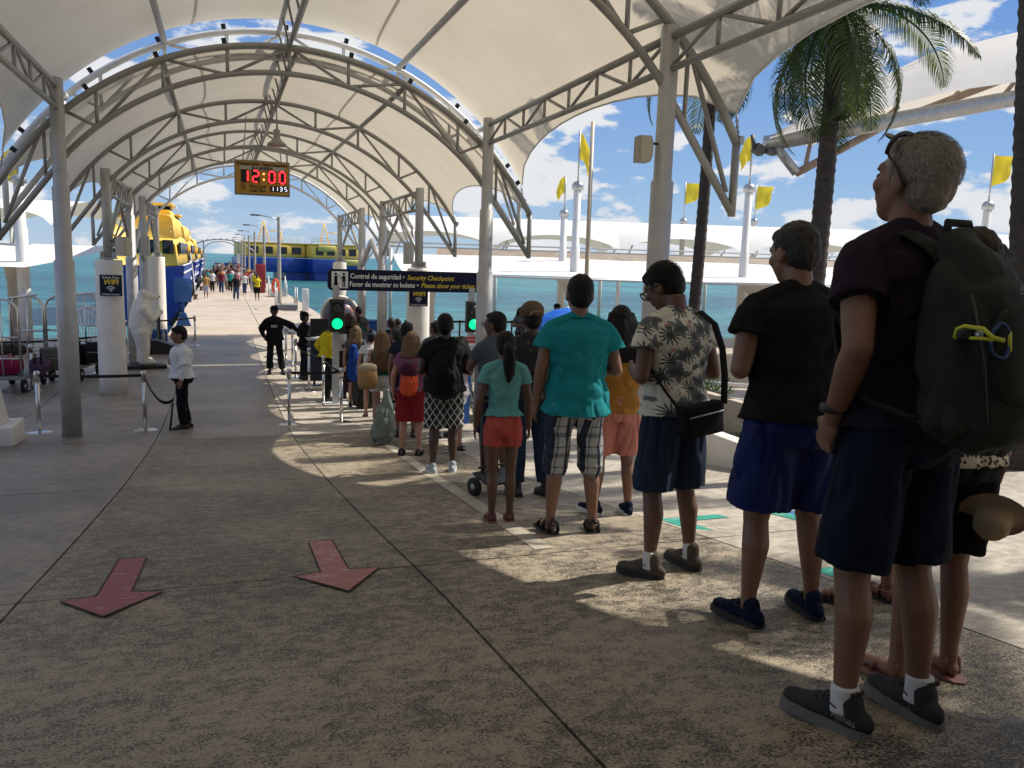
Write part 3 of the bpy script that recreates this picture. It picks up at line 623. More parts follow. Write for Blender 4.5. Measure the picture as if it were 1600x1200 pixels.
# ================================================================ palms
TRUNK = M('palm_trunk', (.050, .042, .035), .9, var=.5, vs=9, stretch=(1, 1, 3), bump=.6, bs=30)
PALM = [M('palm_leaf_a', (.035, .07, .013), .45, var=.3, vs=2, trans=.4), M('palm_leaf_b', (.07, .10, .02), .45, var=.3, vs=2, trans=.45), M('palm_leaf_dry', (.28, .24, .08), .6, var=.3, vs=2, trans=.4)]
def frond_mesh(L_, drp, seed, curl=.0):
    rn = random.Random(seed); b = MB(); n = 26; pts = []; p = Vector((0, 0, 0)); e = .0
    for i in range(n+1):
        t = i/n; e = -drp*t**1.4; pts.append(p.copy()); p = p+Vector((cos(e), 0, sin(e)))*L_/n
    b.tube(pts, [.028*(1-.85*i/n)+.003 for i in range(n+1)], 6)
    for i in range(3, n*3):
        t = i/(n*3); j = min(n-1, int(t*n)); f = t*n-j; o = pts[j].lerp(pts[j+1], f); ax = (pts[j+1]-pts[j]).normalized()
        ll = L_*.27*(sin(pi*min(1, t*.93+.08))**.55)*rn.uniform(.85, 1.08)
        for s in (-1, 1):
            d = (ax*(.55+.5*t)+Vector((0, s*.9, .12+rn.gauss(0, .06)))).normalized(); w = ax*(.015)
            q0 = o; q1 = o+d*ll*.45; dd = (d+Vector((0, 0, -.75))).normalized(); q2 = q1+dd*ll*.32; q3 = q2+(dd+Vector((0, 0, -1.1))).normalized()*ll*.25
            b.add([q0-w*.5, q0+w*.5, q1+w, q1-w, q2+w*.7, q2-w*.7, q3], [(0, 1, 2, 3), (3, 2, 4, 5), (5, 4, 6)], False)
    return b.mesh('frond')
FR = [frond_mesh(2.5, 1.25, 1), frond_mesh(2.7, 1.7, 2), frond_mesh(2.3, .85, 3), frond_mesh(2.5, 2.1, 4)]
for i, m_ in enumerate(FR): m_.materials.append(PALM[[0, 1, 0, 0][i]])
def palm(label, base, top, r, nf=26, seed=1, hang=0., sc=1.):
    rn = random.Random(seed); P = thing('palm_tree', label, 'palm tree', base, 0, 'coconut palms beside the walkway')
    T = Vector(top)-Vector(base); b = MB(); pts = []; rs = []; n = int(T.length/.055)
    for i in range(n+1):
        t = i/n; p = T*t+Vector((.10*sin(t*3.1), .05*sin(t*4), 0)); pts.append(p); rs.append(r*(1.12-.22*t+.5*max(0, .06-t)*4)*(1+(.05 if i % 3 == 0 else -.02)+rn.uniform(-.015, .015)))
    b.tube(pts, rs, 18); obj('trunk', b, TRUNK, P)
    c = MB(); tp = pts[-1]
    for i in range(9): a = i*2.4; c.ball(tp+Vector((cos(a)*.13, sin(a)*.13, -.12-.05*(i % 3))), (.085, .085, .11))
    cc_ = obj('coconuts', c, M('coconut', (.10, .11, .03), .5), P); cc_['kind'] = 'stuff'
    for i in range(nf):
        k = i % 4 if i > nf*.35 else (1 if i % 2 else 3)
        me = FR[k]; o = obj('frond', me, None, P); az = i*2.39996+rn.uniform(-.2, .2); el = radians(-38+hang+i*(112/nf)+rn.uniform(-8, 8))
        o.location = tp+Vector((cos(az)*.08, sin(az)*.08, .02+.1*i/nf)); o.rotation_euler = (rn.uniform(-.25, .25), -el, az); s_ = sc*rn.uniform(.9, 1.1); o.scale = (s_, s_, s_)
    return P
palm('coconut palm with dark ringed trunk behind the stocky man, crown hanging into the sky', (8.6, 10.5, gz(10.5)-.1), (9.22, 11.22, 7.15), .145, 22, 3, -16, .95)
palm('slimmer coconut palm right of the big grey column', (7.95, 12.9, gz(12.9)-.1), (8.5, 13.6, 7.3), .105, 14, 5, 0, .8)
palm('near coconut palm with thick dark trunk at the right edge', (8.22, 6.40, gz(6.4)-.1), (8.48, 7.4, 8.2), .155, 20, 8, 8, .9)
palm('palm out of the picture to the right', (8.9, 3.4, gz(3.4)-.1), (8.7, 3.5, 7.4), .15, 10, 11, 10, .85)
# ================================================================ pier furniture, lamps, ferries
lamp0 = None
for i, (x, y) in enumerate([(3.3, 52), (3.3, 70.5), (3.25, 89), (3.25, 107.5), (3.2, 126), (3.2, 143)]):
    if lamp0 is None:
        t = thing('street_lamp', 'nearest tall grey lamp post on the right side of the pier, arm towards the left', 'street lamp', (x, y, 0), 0, 'lamp posts along the pier'); lamp0 = t
        b = MB(); b.lathe([(.16, 0), (.13, .3), (.09, 5.3), (.07, 5.35)], (0, 0, 0), 12); obj('post', b, M('concrete_post', (.36, .33, .28), .8, var=.3, vs=8), t)
        one_tube('arm', [(0, 0, 5.15), (-.5, 0, 5.3), (-1.1, 0, 5.38)], .03, GALV, t); b = MB(); b.box((-1.35, 0, 5.38), (.55, .28, .09), bev=.03); obj('lamp_head', b, M('dark_grey_metal', (.06, .06, .065), .5), t)
    else:
        t = copy_tree(lamp0); t.location = (x, y, 0); t['label'] = ['', 'second lamp post along the pier beyond the red cabinet', 'third lamp post from the near end of the pier', 'fourth lamp post from the near end of the pier', 'fifth small lamp post far along the pier', 'farthest tiny lamp post near the end arch of the pier'][i]
# end arch
ea = thing('pier_end_arch', 'thin steel arch on two white pillars at the far end of the pier', 'arch')
for s, x in ((-1, -2.5), (1, 2.5)): b = MB(); b.box((x, 134, 1.5), (.5, .5, 3.1)); obj('pillar', b, WHITEW, ea)
for r, z0, h, rr in ((5.0, 2.6, 2.5, .09), (2.6, 3.1, 1.7, .06)):
    b = MB(); b.tube([(r*cos(pi*i/24), 134, z0+h*sin(pi*i/24)) for i in range(25)], rr, 8); obj('arch_tube', b, STEEL, ea)
for s in (-1, 1): one_tube('mast', [(s*2.5, 134, 3), (s*2.5, 134, 4.9)], .08, STEEL, ea)
for i in range(11): a = pi*(.2+.6*i/10); b = MB(); b.ball((5*cos(a), 134, 2.75+2.5*sin(a)), .12, nu=8, nv=5); obj('bulb', b, GALV, ea)
# boarding platform, cabinet, red cabinet, life ring, bollards
pf = thing('boarding_ramp', 'low grey boarding ramp with white handrails at the foot of the first lamp', 'ramp', (3.45, 48.6, 0))
b = MB(); b.box((0, 0, .17), (1.15, 1.6, .26)); obj('deck', b, M('grey_deck', (.2, .2, .2), .8), pf)
for x in (-.55, .55):
    for y in (-.7, .7): one_tube('post', [(x, y, .3), (x, y, 1.25)], .035, STEELW, pf)
    one_tube('handrail', [(x, -.7, 1.25), (x, .7, 1.25)], .035, STEELW, pf)
b = MB(); b.box((4.42, 47.5, .62), (.34, .4, 1.25), bev=.02); tag(obj('service_cabinet', b, STEELW), 'narrow white service cabinet at the right edge of the pier', 'cabinet')
b = MB(); b.box((2.95, 69.2, 1.35), (.75, .5, 1.9), bev=.02); b.box((2.95, 69.2, .2), (.6, .4, .4)); tag(obj('fire_cabinet', b, M('dark_red_metal', (.28, .02, .025), .5)), 'tall dark red cabinet standing before the second lamp post', 'cabinet')
lr = thing('life_ring', 'orange life ring hanging on a post beside the first lamp', 'life ring', (2.98, 50.5, 0)); b = MB()
b.tube([(.16*cos(a), 0, 1.25+.38*sin(a)) for a in [2*pi*i/24 for i in range(25)]], .075, 8); obj('ring', b, M('life_orange', (.75, .10, .02), .6), lr); one_tube('post', [(0, .12, 0), (0, .12, 1.7)], .04, STEELW, lr)
st2 = thing('boarding_stairs', 'grey boarding stairs with sloping rails beyond the first lamp post', 'stairs', (3.9, 63, 0)); 
for i in range(4): b = MB(); b.box((0, i*.4, .12+.12*i), (1.2, .4, .1)); obj('step', b, GALV, st2)
for x in (-.6, .6): one_tube('rail', [(x, -.3, .9), (x, 1.5, 1.5)], .035, STEELW, st2); one_tube('post', [(x, -.3, 0), (x, -.3, .9)], .035, STEELW, st2); one_tube('post', [(x, 1.5, 0), (x, 1.5, 1.5)], .035, STEELW, st2)
bol = None
for i, (x, y) in enumerate([(-1.7, 40), (-1.65, 58), (-1.6, 72), (4.6, 56), (4.6, 74), (4.6, 92)]):
    if bol is None:
        b = MB(); b.lathe([(.16, 0), (.12, .06), (.11, .22), (.17, .26), (.17, .33), (.08, .36)], (0, 0, 0), 12); bol = obj('bollard', b, M('rusty_iron', (.16, .11, .07), .8, var=.3)); o = bol
    else: o = bol.copy(); C.objects.link(o)
    o.location = (x, y, 0); tag(o, ['rusty mooring bollard on the left pier edge just past the blue sign', 'mooring bollard on the left pier edge beside the near ferry', 'mooring bollard on the left edge taking the ferry bow rope', 'mooring bollard on the right pier edge past the ramp', 'mooring bollard on the right edge near the red cabinet', 'far mooring bollard on the right pier edge'][i], 'bollard', 'bollards on the pier edges')
FY = M('ferry_yellow', (.95, .62, .10), .45, var=.06, vs=.5); FB = M('ferry_blue', (.008, .05, .30), .35, var=.15, vs=.6); FW = M('ferry_grey_white', (.55, .57, .6), .5); FG = M('ferry_dark_glass', (.012, .014, .018), .12); FL = M('ferry_light_blue', (.10, .35, .55), .4)
def ferry(label, x1, y0, L_, Wd, zt, s=1.):
    F = thing('ferry', label, 'ferry', (x1-Wd/2, y0, 0), 0, 'yellow and blue ferries moored along the pier'); hw = Wd/2; H = zt
    def pw(t, k=.62): return 1. if t < k else max(.02, 1-((t-k)/(1-k))**2.0)
    def loft(nm, m_, t0, t1, zb, zt_, wk, kk=.62, n=22, e=.35, lean=0., par=F):
        b = MB(); m = 14; vs = []
        for i in range(n+1):
            t = t0+(t1-t0)*i/n; q = i/n; edge = min(1, sin(min(q, 1-q)*pi/.22/2) if min(q, 1-q) < .22 else 1)**.35 if e else 1
            w = hw*wk*(1 if t < kk else 1-.72*(t-kk)/(1-kk))*(.93+.07*edge); zb_ = zb(t) if callable(zb) else zb; zz = zt_(t) if callable(zt_) else zt_; hgt = (zz-zb_)*(.95+.05*edge)
            for k in range(m):
                a = pi*k/(m-1); cx = cos(a); sz = sin(a); x = w*(abs(cx)**.13)*(1 if cx > 0 else -1)*(1-.12*(abs(sz)**.5)); z = zb_+hgt*(abs(sz)**.13); vs.append((x, L_*t+lean*(z-zb_), z))
        fs = [(i*m+k, i*m+k+1, (i+1)*m+k+1, (i+1)*m+k) for i in range(n) for k in range(m-1)]+[(i*m+m-1, i*m, (i+1)*m, (i+1)*m+m-1) for i in range(n)]+[tuple(range(m)), tuple(n*m+k for k in range(m))[::-1]]
        b.add(vs, fs); return obj(nm, b, m_, par)
    shr = lambda t: 1.0*max(0, t-.45)**1.6*2.2
    # hull with flared sheer, closed below
    b = MB(); n = 26; m = 10; vs = []
    for i in range(n+1):
        t = i/n; w = hw*pw(t, .55); top = 2.2+shr(t)
        for k in range(m):
            q = k/(m-1)*2-1; side = 1 if q > 0 else -1; v = abs(q); z = -1.8+(top+1.8)*(1-v)*0
        prof_ = [(-1, top), (-.98, .9), (-.86, -.4), (-.6, -1.8), (.6, -1.8), (.86, -.4), (.98, .9), (1, top)]
        for fx, z in prof_: vs.append((w*fx*(1+.05*(z > 2)), L_*t+max(0, t-.55)*1.4*(z+1.8)/2-.0, z))
    m = 8; fs = [(i*m+k, i*m+(k+1) % m, (i+1)*m+(k+1) % m, (i+1)*m+k) for i in range(n) for k in range(m)]+[tuple(range(m)), tuple(n*m+k for k in range(m))[::-1]]
    b.add(vs, fs, False); obj('hull', b, FB, F)
    def side(t, z, o=.03): return (hw*pw(t, .55)*(.985+.02*(z > 1.5))+o, L_*t+max(0, t-.55)*1.4*(z+1.8)/2, z)
    for z in (.1, .95, 1.75):
        b = MB(); b.tube([side(i/30, z+shr(i/30)*.8, .03) for i in range(30)], .085, 6); obj('rub_rail', b, FW, F)
    b = MB(); b.tube([side(i/30, 2.2+shr(i/30), .0) for i in range(30)], .07, 6); obj('gunwale', b, FW, F)
    loft('cabin', FY, .0, .90, 2.15, lambda t: H*(.585+.06*min(1, t*4))-max(0, t-.62)*H*.75, .95, .50)
    up = loft('upper_cabin', FY, .08, .80, H*.60, lambda t: H*(.84)-max(0, t-.56)*H*.9, .84, .42)
    br_ = loft('bridge', FY, .34, .66, H*.80, H*.93, .62, .46); loft('bridge_window', FG, .44, .672, H*.83, H*.99, .58, .46)
    loft('bridge_roof', FY, .43, .66, H*.985, H*1.02, .64, .46)
    loft('windscreen', M('ferry_grey_glass', (.13, .17, .20), .15), .56, .915, 2.6, lambda t: H*.57-max(0, t-.60)*H*.62, .935, .50)
    def ribbon(nm, m_, pts, w_):
        b = MB(); vs = []
        for i, (t, z) in enumerate(pts):
            q = i/(len(pts)-1); h_ = w_*(sin(pi*min(1, q*.92+.04))**.6)/2; ww = hw*.97*pw(t, .50)+.05
            vs += [(ww, L_*t, z-h_), (ww+.06, L_*t, z-h_), (ww+.06, L_*t, z+h_), (ww, L_*t, z+h_)]
        k = len(pts); fs = [(4*i+a, 4*i+(a+1) % 4, 4*i+4+(a+1) % 4, 4*i+4+a) for i in range(k-1) for a in range(4)]; b.add(vs, fs, False); obj(nm, b, m_, F)
    sw = lambda o: [(.50+.40*q, 2.6+o+(H*.62-2.6)*(.04+.10*q+.86*q**2.4)) for q in [i/16 for i in range(17)]]
    ribbon('wave_stripe', FY, sw(.45), .75); ribbon('wave_stripe', FL, sw(.0), .45); ribbon('wave_stripe', M('ferry_navy', (.01, .03, .12), .4), sw(-.22), .16); ribbon('wave_stripe', FY, sw(-.55), .5)
    sp = [(.58+.16*q, H*.60+H*.20*(1-q)**1.5) for q in [i/8 for i in range(9)]]; pass
    for k_ in range(7):
        t = .05+.068*k_; b = MB(); b.box((hw*.93, L_*t, 3.3), (.14, L_*.05, .75), bev=.05); obj('window', b, FG, F)
        if k_ < 5: b = MB(); b.box((-hw*.66+hw*.33*k_, .12, 3.35), (hw*.26, .4, .85), bev=.05); obj('window', b, FG, F)
    for z in (.35, .7, 1.05):
        b = MB(); b.tube([(side(t, 2.2+shr(t), -.12)[0], side(t, 2.2+shr(t))[1], 2.2+shr(t)+z) for t in [.56+.43*i/12 for i in range(13)]], .03, 6); obj('deck_rail', b, FW, F)
    for i in range(9): t = .56+.43*i/8; p = side(t, 2.2+shr(t), -.12); one_tube('deck_post', [p, (p[0], p[1], p[2]+1.05)], .03, FW, F, 6)
    for x in (-.5, 0, .5):
        one_tube('mast', [(hw*x, L_*.50, H*1.0), (hw*x*.9, L_*.505, H*1.16)], .05, FW, F, 6)
    for z in (.3, .6): b = MB(); b.tube([(hw*.7, L_*.06, H*.62+z), (hw*.7, L_*.30, H*.64+z)], .03, 6); obj('roof_rail', b, FW, F)
    for k_ in range(3): b = MB(); b.lathe([(.0, -.01), (.10, 0), (.13, .55), (.10, 1.1), (.0, 1.11)], (0, 0, 0), 10); o = obj('fender', b, RUBBER, F); o.location = (hw+.12, L_*(.2+.22*k_), -.4)
    return F
ferry('nearest yellow and blue ferry left of the pier, dark bridge window on top', -2.3, 56, 26, 4.9, 6.5)
ferry('second yellow and blue ferry behind the nearest one, left of the pier', -2.3, 80, 22, 7.0, 6.6)
ferry('third ferry half hidden behind the bows on the left of the pier', -2.3, 106, 20, 6.6, 5.6)
text('ULTRAMAR', .55, WHITEP, None, (-2.05, 68.2, 1.75), (pi/2, 0, pi/2)).name = 'x'
_o = bpy.data.objects['x']; _o.name = 'lettering'; _o.parent = [o for o in C.objects if o.name == 'ferry'][0]; _o.location = (2.75, 15.5, 1.35)
rope = MB(); p0 = Vector((-2.4, 74, 3.0)); p1 = Vector((-1.6, 72, .3)); rope.tube([p0, (p0+p1)/2+Vector((0, -6, -.5)), Vector((-1.65, 58, .3))], .04, 6); tag(obj('mooring_rope', rope, M('rope', (.45, .42, .36), .9)), 'pale mooring rope from the near ferry bow to the pier edge', 'rope')
def stern_ferry(label, c, Wd, lf=True):
    F = thing('ferry', label, 'ferry', c, radians(10), 'ferries moored beyond the right side of the pier')
    b = MB(); b.box((0, 5, 1.2), (Wd, 11, 2.6), bev=.15); b.box((-Wd*.3, 5, -.4), (Wd*.3, 10, 2.2)); b.box((Wd*.3, 5, -.4), (Wd*.3, 10, 2.2)); obj('hull', b, FB, F)
    b = MB(); b.box((0, 5.2, 3.9), (Wd*.96, 9, 2.6), bev=.3); obj('cabin', b, FY, F)
    b = MB(); b.box((0, 5.2, 5.25), (Wd*.98, 9.6, .14)); obj('roof', b, FY, F)
    for x in (-.33, -.11, .11, .33):
        b = MB(); b.box((Wd*x, .66, 3.9), (Wd*.15, .1, 1.3)); obj('window', b, FG, F)
    for k_, (x, z) in enumerate(((-.2, 4.5), (.3, 2.0)) if lf else ()):
        b = MB(); b.box((Wd*x, -.6 if z < 3 else .45, z), (Wd*.36, .5, 1.1), bev=.2); obj('raft_canister', b, M('ferry_pale_yellow', (.6, .5, .12), .5), F)
    for k_ in range(9): one_tube('rail_post', [(Wd*(-.48+.12*k_), 1, 5.3), (Wd*(-.48+.12*k_), 1, 6.4)], .05, FW, F, 6)
    for z in (5.75, 6.05, 6.4): one_tube('rail', [(-Wd*.48, 1, z), (Wd*.48, 1, z)], .05, FW, F, 6)
    one_tube('mast', [(-Wd*.16, 6, 5.3), (-Wd*.08, 6, 9.3)], .12, FY, F, 6); one_tube('mast', [(Wd*.02, 6, 5.3), (-Wd*.07, 6, 9.3)], .12, FY, F, 6); one_tube('mast', [(Wd*.02, 6, 7.6), (Wd*.2, 6, 7.6), (Wd*.22, 6, 5.3)], .12, FY, F, 6)
    return F
stern_ferry('left of the two sterns moored beyond the right side of the pier', (9.6, 160, 0), 12, False); stern_ferry('right hand yellow and blue ferry stern with two pale raft canisters', (20.6, 158, 0), 9.6)
b = MB(); b.box((1.2, 129, .9), (1.6, .6, 1.6)); tag(obj('container', b, FB), 'small blue container at the far end of the pier', 'container')
# ================================================================ people
def fuse(mb, vox, sm=3, wr=0., wf=(9, 9, 14), crease=0., seed=0., dec=1., ztop=99.):
    me = mb.mesh('tmp'); o = bpy.data.objects.new('tmp', me); C.objects.link(o)
    r = o.modifiers.new('r', 'REMESH'); r.mode = 'VOXEL'; r.voxel_size = vox; r.use_smooth_shade = True
    if sm: s_ = o.modifiers.new('s', 'SMOOTH'); s_.factor = .5; s_.iterations = sm
    if dec < 1: d = o.modifiers.new('d', 'DECIMATE'); d.ratio = dec
    dg = bpy.context.evaluated_depsgraph_get(); out = bpy.data.meshes.new_from_object(o.evaluated_get(dg))
    bpy.data.objects.remove(o); bpy.data.meshes.remove(me)
    if wr or crease:
        n = noise.noise; nv = len(out.vertices); co = [0.]*(nv*3); no = [0.]*(nv*3)
        out.vertices.foreach_get('co', co); out.vertex_normals.foreach_get('vector', no)
        for i in range(0, nv*3, 3):
            x, y, z = co[i], co[i+1], co[i+2]
            d = n(Vector((x*wf[0]+seed, y*wf[1], z*wf[2])))*wr
            if crease: d -= max(0, .35-abs(n(Vector((x*wf[0]*1.1+seed*2, y*wf[1]*1.1+3, z*wf[2]*.8)))))*crease
            if z > ztop-.14: d *= max(0., (ztop-z)/.14)
            co[i] = x+no[i]*d; co[i+1] = y+no[i+1]*d; co[i+2] = z+no[i+2]*d
        out.vertices.foreach_set('co', co); out.update()
    out.polygons.foreach_set('use_smooth', [True]*len(out.polygons))
    out.materials.clear()
    return out
SKIN = {k: M('skin_'+k, c, .5, var=.16, vs=7, bump=.12, bs=120, fine=.05) for k, c in {'tan': (.20, .098, .060), 'brown': (.125, .060, .037), 'dark': (.065, .032, .022), 'fair': (.38, .205, .14), 'pink': (.30, .15, .105)}.items()}
HAIR = {k: M('hair_'+k, c, .55, spec=.2, var=.45, vs=40, stretch=(1, 1, .12), bump=.5, bs=120) for k, c in {'black': (.008, .007, .006), 'brown': (.035, .02, .012), 'fairbrown': (.14, .085, .045), 'grey': (.26, .23, .19), 'darkgrey': (.035, .032, .03)}.items()}
EYE = M('eye_dark', (.10, .07, .05), .25)
def cloth(name, rgb, **k): return M(name, rgb, k.pop('rough', .9), spec=.15, var=k.pop('var', .10), vs=k.pop('vs', 14), bump=k.pop('bump', .25), bs=k.pop('bs', 260), **k)
ARMS = {'down': ((.235, -.03, 1.15), (.255, .04, .90)), 'front': ((.25, -.03, 1.14), (.10, .24, 1.17)), 'phone': ((.24, .02, 1.15), (.07, .27, 1.26)),
        'pocket': ((.27, -.09, 1.16), (.215, .05, .955)), 'hip': ((.33, -.08, 1.17), (.18, .05, 1.02)), 'out': ((.40, .02, 1.22), (.58, .10, 1.02)),
        'swing': ((.23, .10, 1.16), (.23, .27, .98)), 'swingb': ((.23, -.13, 1.16), (.25, -.16, .92)), 'cross': ((.24, .03, 1.14), (-.02, .20, 1.17)), 'chin': ((.20, .16, 1.18), (.05, .17, 1.42))}
def hand(mb, w, d, side, r=.0085, curl=.5):
    """palm and five fingers from wrist w along direction d"""
    d = Vector(d).normalized(); inn = Vector((-side, 0, 0)); inn = (inn-d*inn.dot(d)).normalized(); wide = d.cross(inn).normalized()
    if wide.y < 0: wide = -wide
    w = Vector(w)
    p0 = w+d*.045
    rot = Matrix((inn, wide, d)).transposed()
    mb.ball(p0, (.016, .038, .052), rot)
    for i, ln in enumerate((.060, .072, .068, .052)):
        a = p0+d*.035+wide*(.030-.019*i); m_ = a+d*ln*.55+inn*curl*.012; e = m_+d*ln*.4*(1-curl*.5)+inn*curl*.03
        mb.cap(a, m_, r, r*.95, 8); mb.cap(m_, e, r*.95, r*.8, 8)
    a = p0-d*.018+wide*.028; m_ = a+wide*.026+d*.026+inn*.012; mb.cap(a, m_, r*1.25, r*1.1, 8); mb.cap(m_, m_+d*.03+inn*.008, r*1.1, r*.9, 8)
def shoe_mb(kind):
    up = MB(); so = MB(); ex = []
    ol = [(-.033, -.075), (-.040, -.04), (-.036, .02), (-.046, .09), (-.046, .14), (-.03, .185), (0, .2), (.028, .185), (.043, .14), (.043, .09), (.034, .02), (.040, -.04), (.033, -.075), (0, -.092)]
    if kind in ('sneaker', 'boot', 'runner'):
        hh = .10 if kind != 'boot' else .13
        def rg(y, w, z, zr): up.ball((0, y, z), (w, .055, zr))
        rg(-.045, .033, .05, .04); rg(-.01, .036, .062, .052); rg(.03, .039, .058, .052); rg(.065, .042, .050, .042); rg(.10, .044, .042, .033); rg(.145, .040, .038, .027)
        up.cap((0, -.03, .05), (0, -.022, hh), .038, .038, 14)
        so.prism([(x*1.06, y*1.04) for x, y in ol], 0, .026); so.prism([(x*1.0, y*1.0) for x, y in ol], .026, .034)
        for i in range(4):
            y = .03+i*.022; z = .102-i*.012; q = MB(); q.tube([(-.027, y, z+.001), (0, y+.004, z+.011), (.027, y, z+.001)], .0042, 6); ex.append(q)
        q = MB(); q.tube([(-.042, .0, .082), (-.046, .03, .095), (-.01, .045, .102), (.01, .045, .102), (.044, .03, .095), (.042, .005, .082)], .0025, 6); ex.append(q)
    else:
        so.prism([(x*1.06, y*1.04) for x, y in ol], 0, .022)
        def strap(y, z0, w, hgt): q = MB(); ex.append(q); q.tube([(-w, y, .02), (-w*.8, y, z0+hgt*.6), (0, y+.01, z0+hgt), (w*.8, y, z0+hgt*.6), (w, y, .02)], .014, 8, ry=.004, up=(0, 1, 0))
        if kind == 'sandal': strap(.10, .02, .046, .045); strap(.02, .03, .042, .075); strap(-.055, .03, .038, .075); q = MB(); ex.append(q); q.tube([(-.042, .02, .07), (-.04, -.04, .075), (0, -.085, .08), (.04, -.04, .075), (.042, .02, .07)], .010, 8, ry=.004)
        else: strap(.08, .015, .044, .045); strap(-.02, .05, .034, .06)
    return up, so, ex
SHOES = {}
def shoe(parent, kind, up_m, so_m, loc, rz, s=1., lace=None):
    if kind not in SHOES:
        u, b_, e = shoe_mb(kind); SHOES[kind] = (fuse(u, .006, 2) if u.v else None, b_.mesh('sole'), [q.mesh('strap') for q in e])
    u, b_, e = SHOES[kind]
    def oo(nm, me, m, par):
        me2 = me.copy(); me2.materials.clear(); me2.materials.append(m); o = bpy.data.objects.new(nm, me2); C.objects.link(o); o.parent = par; return o
    if u:
        r = oo('shoe', u, up_m, parent); r.location = loc; r.rotation_euler = (0, 0, rz); r.scale = (s, s, s)
        oo('sole', b_, so_m, r); [oo('lace', q, lace or up_m, r) for q in e]
    else:
        r = oo('sandal', b_, so_m, parent); r.location = loc; r.rotation_euler = (0, 0, rz); r.scale = (s, s, s); [oo('strap', q, up_m, r) for q in e]
    return r
def person(label, loc, h, rz=0., skin='tan', hair=('short', 'black'), arms=('down', 'down'), feet=((-.11, 0, 0), (.11, 0, 0)), shirt=None, bottom=None, shoes=None,
           head=(0, 0), lean=0., g=1., vox=.011, group=None, eyes=False, sock=None, twist=0., sw=1., share=None, hem=0., fem=False, hs=1.14):
    """label, place, height, heading; g = girth, sw = shoulder width"""
    R = thing('person', label, 'person', (loc[0], loc[1], gz(loc[1]) if len(loc) < 3 else loc[2]), rz, group)
    k = h/1.75; R.scale = (k, k, k)
    gt = g
    UM = Matrix.Translation((0, 0, .95)) @ Matrix.Rotation(radians(-lean), 4, 'X') @ Matrix.Rotation(radians(twist), 4, 'Z') @ Matrix.Translation((0, 0, -.95))
    HM = UM @ Matrix.Translation((0, .012, 1.512)) @ Matrix.Rotation(radians(head[0]), 4, 'Z') @ Matrix.Rotation(radians(head[1]), 4, 'X') @ Matrix.Scale(hs, 4) @ Matrix.Translation((0, 0, -1.53))
    def app(mb, n0, Mx): mb.v[n0:] = [tuple(Mx @ Vector(v)) for v in mb.v[n0:]]
    HX0 = UM.to_3x3()
    rings = [(.84, .13, .10, 0), (.92, .160, .12, -.012), (1.0, .155, .115, -.005), (1.08, .138, .10, .005), (1.16, .142, .105, .005), (1.26, .16, .115, 0), (1.36, .172, .112, -.005), (1.42, .155, .092, -.01), (1.47, .085, .065, -.012)]
    if fem: rings = [(z, rx*(1.08 if z < .97 else .9 if z < 1.2 else .92), ry*(.98), yo) for z, rx, ry, yo in rings]
    shx = .178*sw*(.93 if fem else 1)
    arm = []
    for s, nm in ((-1, arms[0]), (1, arms[1])):
        e, w = ARMS[nm] if isinstance(nm, str) else nm
        e = (e[0]*s*(1+(gt-1)*.5), e[1], e[2]); w = (w[0]*s*(1+(gt-1)*.4), w[1], w[2]); arm.append((s, (s*shx, -.01, 1.400), e, w))
    legs = []
    for s, f in zip((-1, 1), feet):
        hip = Vector((s*.088*gt**.5, 0, .90)); ank = Vector((f[0], f[1]-.035, .09+(f[3] if len(f) > 3 else 0))); kn = hip.lerp(ank, .52)+Vector((0, .028+max(0, f[1])*.12, 0)); legs.append((s, hip, kn, ank))
    # ---- body: one continuous surface
    B = MB(); n0 = 0
    B.tube([(0, r[3], r[0]) for r in rings], [r[1]*gt for r in rings], 18, ry=[r[2]*gt for r in rings], up=(0, 1, 0))
    B.tube([(0, -.02, 1.43), (0, -.012, 1.50), (0, -.002, 1.58)], [.072, .060, .057], 12)
    for s in (-1, 1): B.cap((s*.03, -.02, 1.474), (s*.135, -.015, 1.412), .040, .042)
    for s, a, e, w in arm:
        B.cap((s*.08, -.01, 1.385), a, .050, .047); B.cap(a, e, .054*gt**.4, .040*gt**.3)
        e_, w_ = Vector(e), Vector(w); m_ = e_.lerp(w_, .28); B.cap(e_, m_, .041, .042); B.cap(m_, w_, .042, .026)
        hand(B, w_, (w_-e_), s, .0085 if vox < .009 else max(.009, vox*.62))
    app(B, n0, UM); n0 = len(B.v)
    # head
    B.ball((0, -.012, 1.657), (.075, .094, .092)); B.ball((0, .022, 1.615), (.062, .068, .075)); B.ball((0, .045, 1.572), (.036, .038, .036)); B.ball((0, .06, 1.675), (.055, .026, .022))
    B.cap((0, .080, 1.668), (0, .095, 1.633), .008, .0125); B.ball((0, .076, 1.598), (.024, .018, .011)); B.ball((0, .072, 1.612), (.026, .018, .02))
    for s in (-1, 1): B.ball((s*.077, -.008, 1.632), (.009, .020, .031)); B.ball((s*.035, .055, 1.63), (.026, .03, .026)); 
    B.cap((0, -.01, 1.56), (0, .01, 1.60), .052, .056)
    app(B, n0, HM)
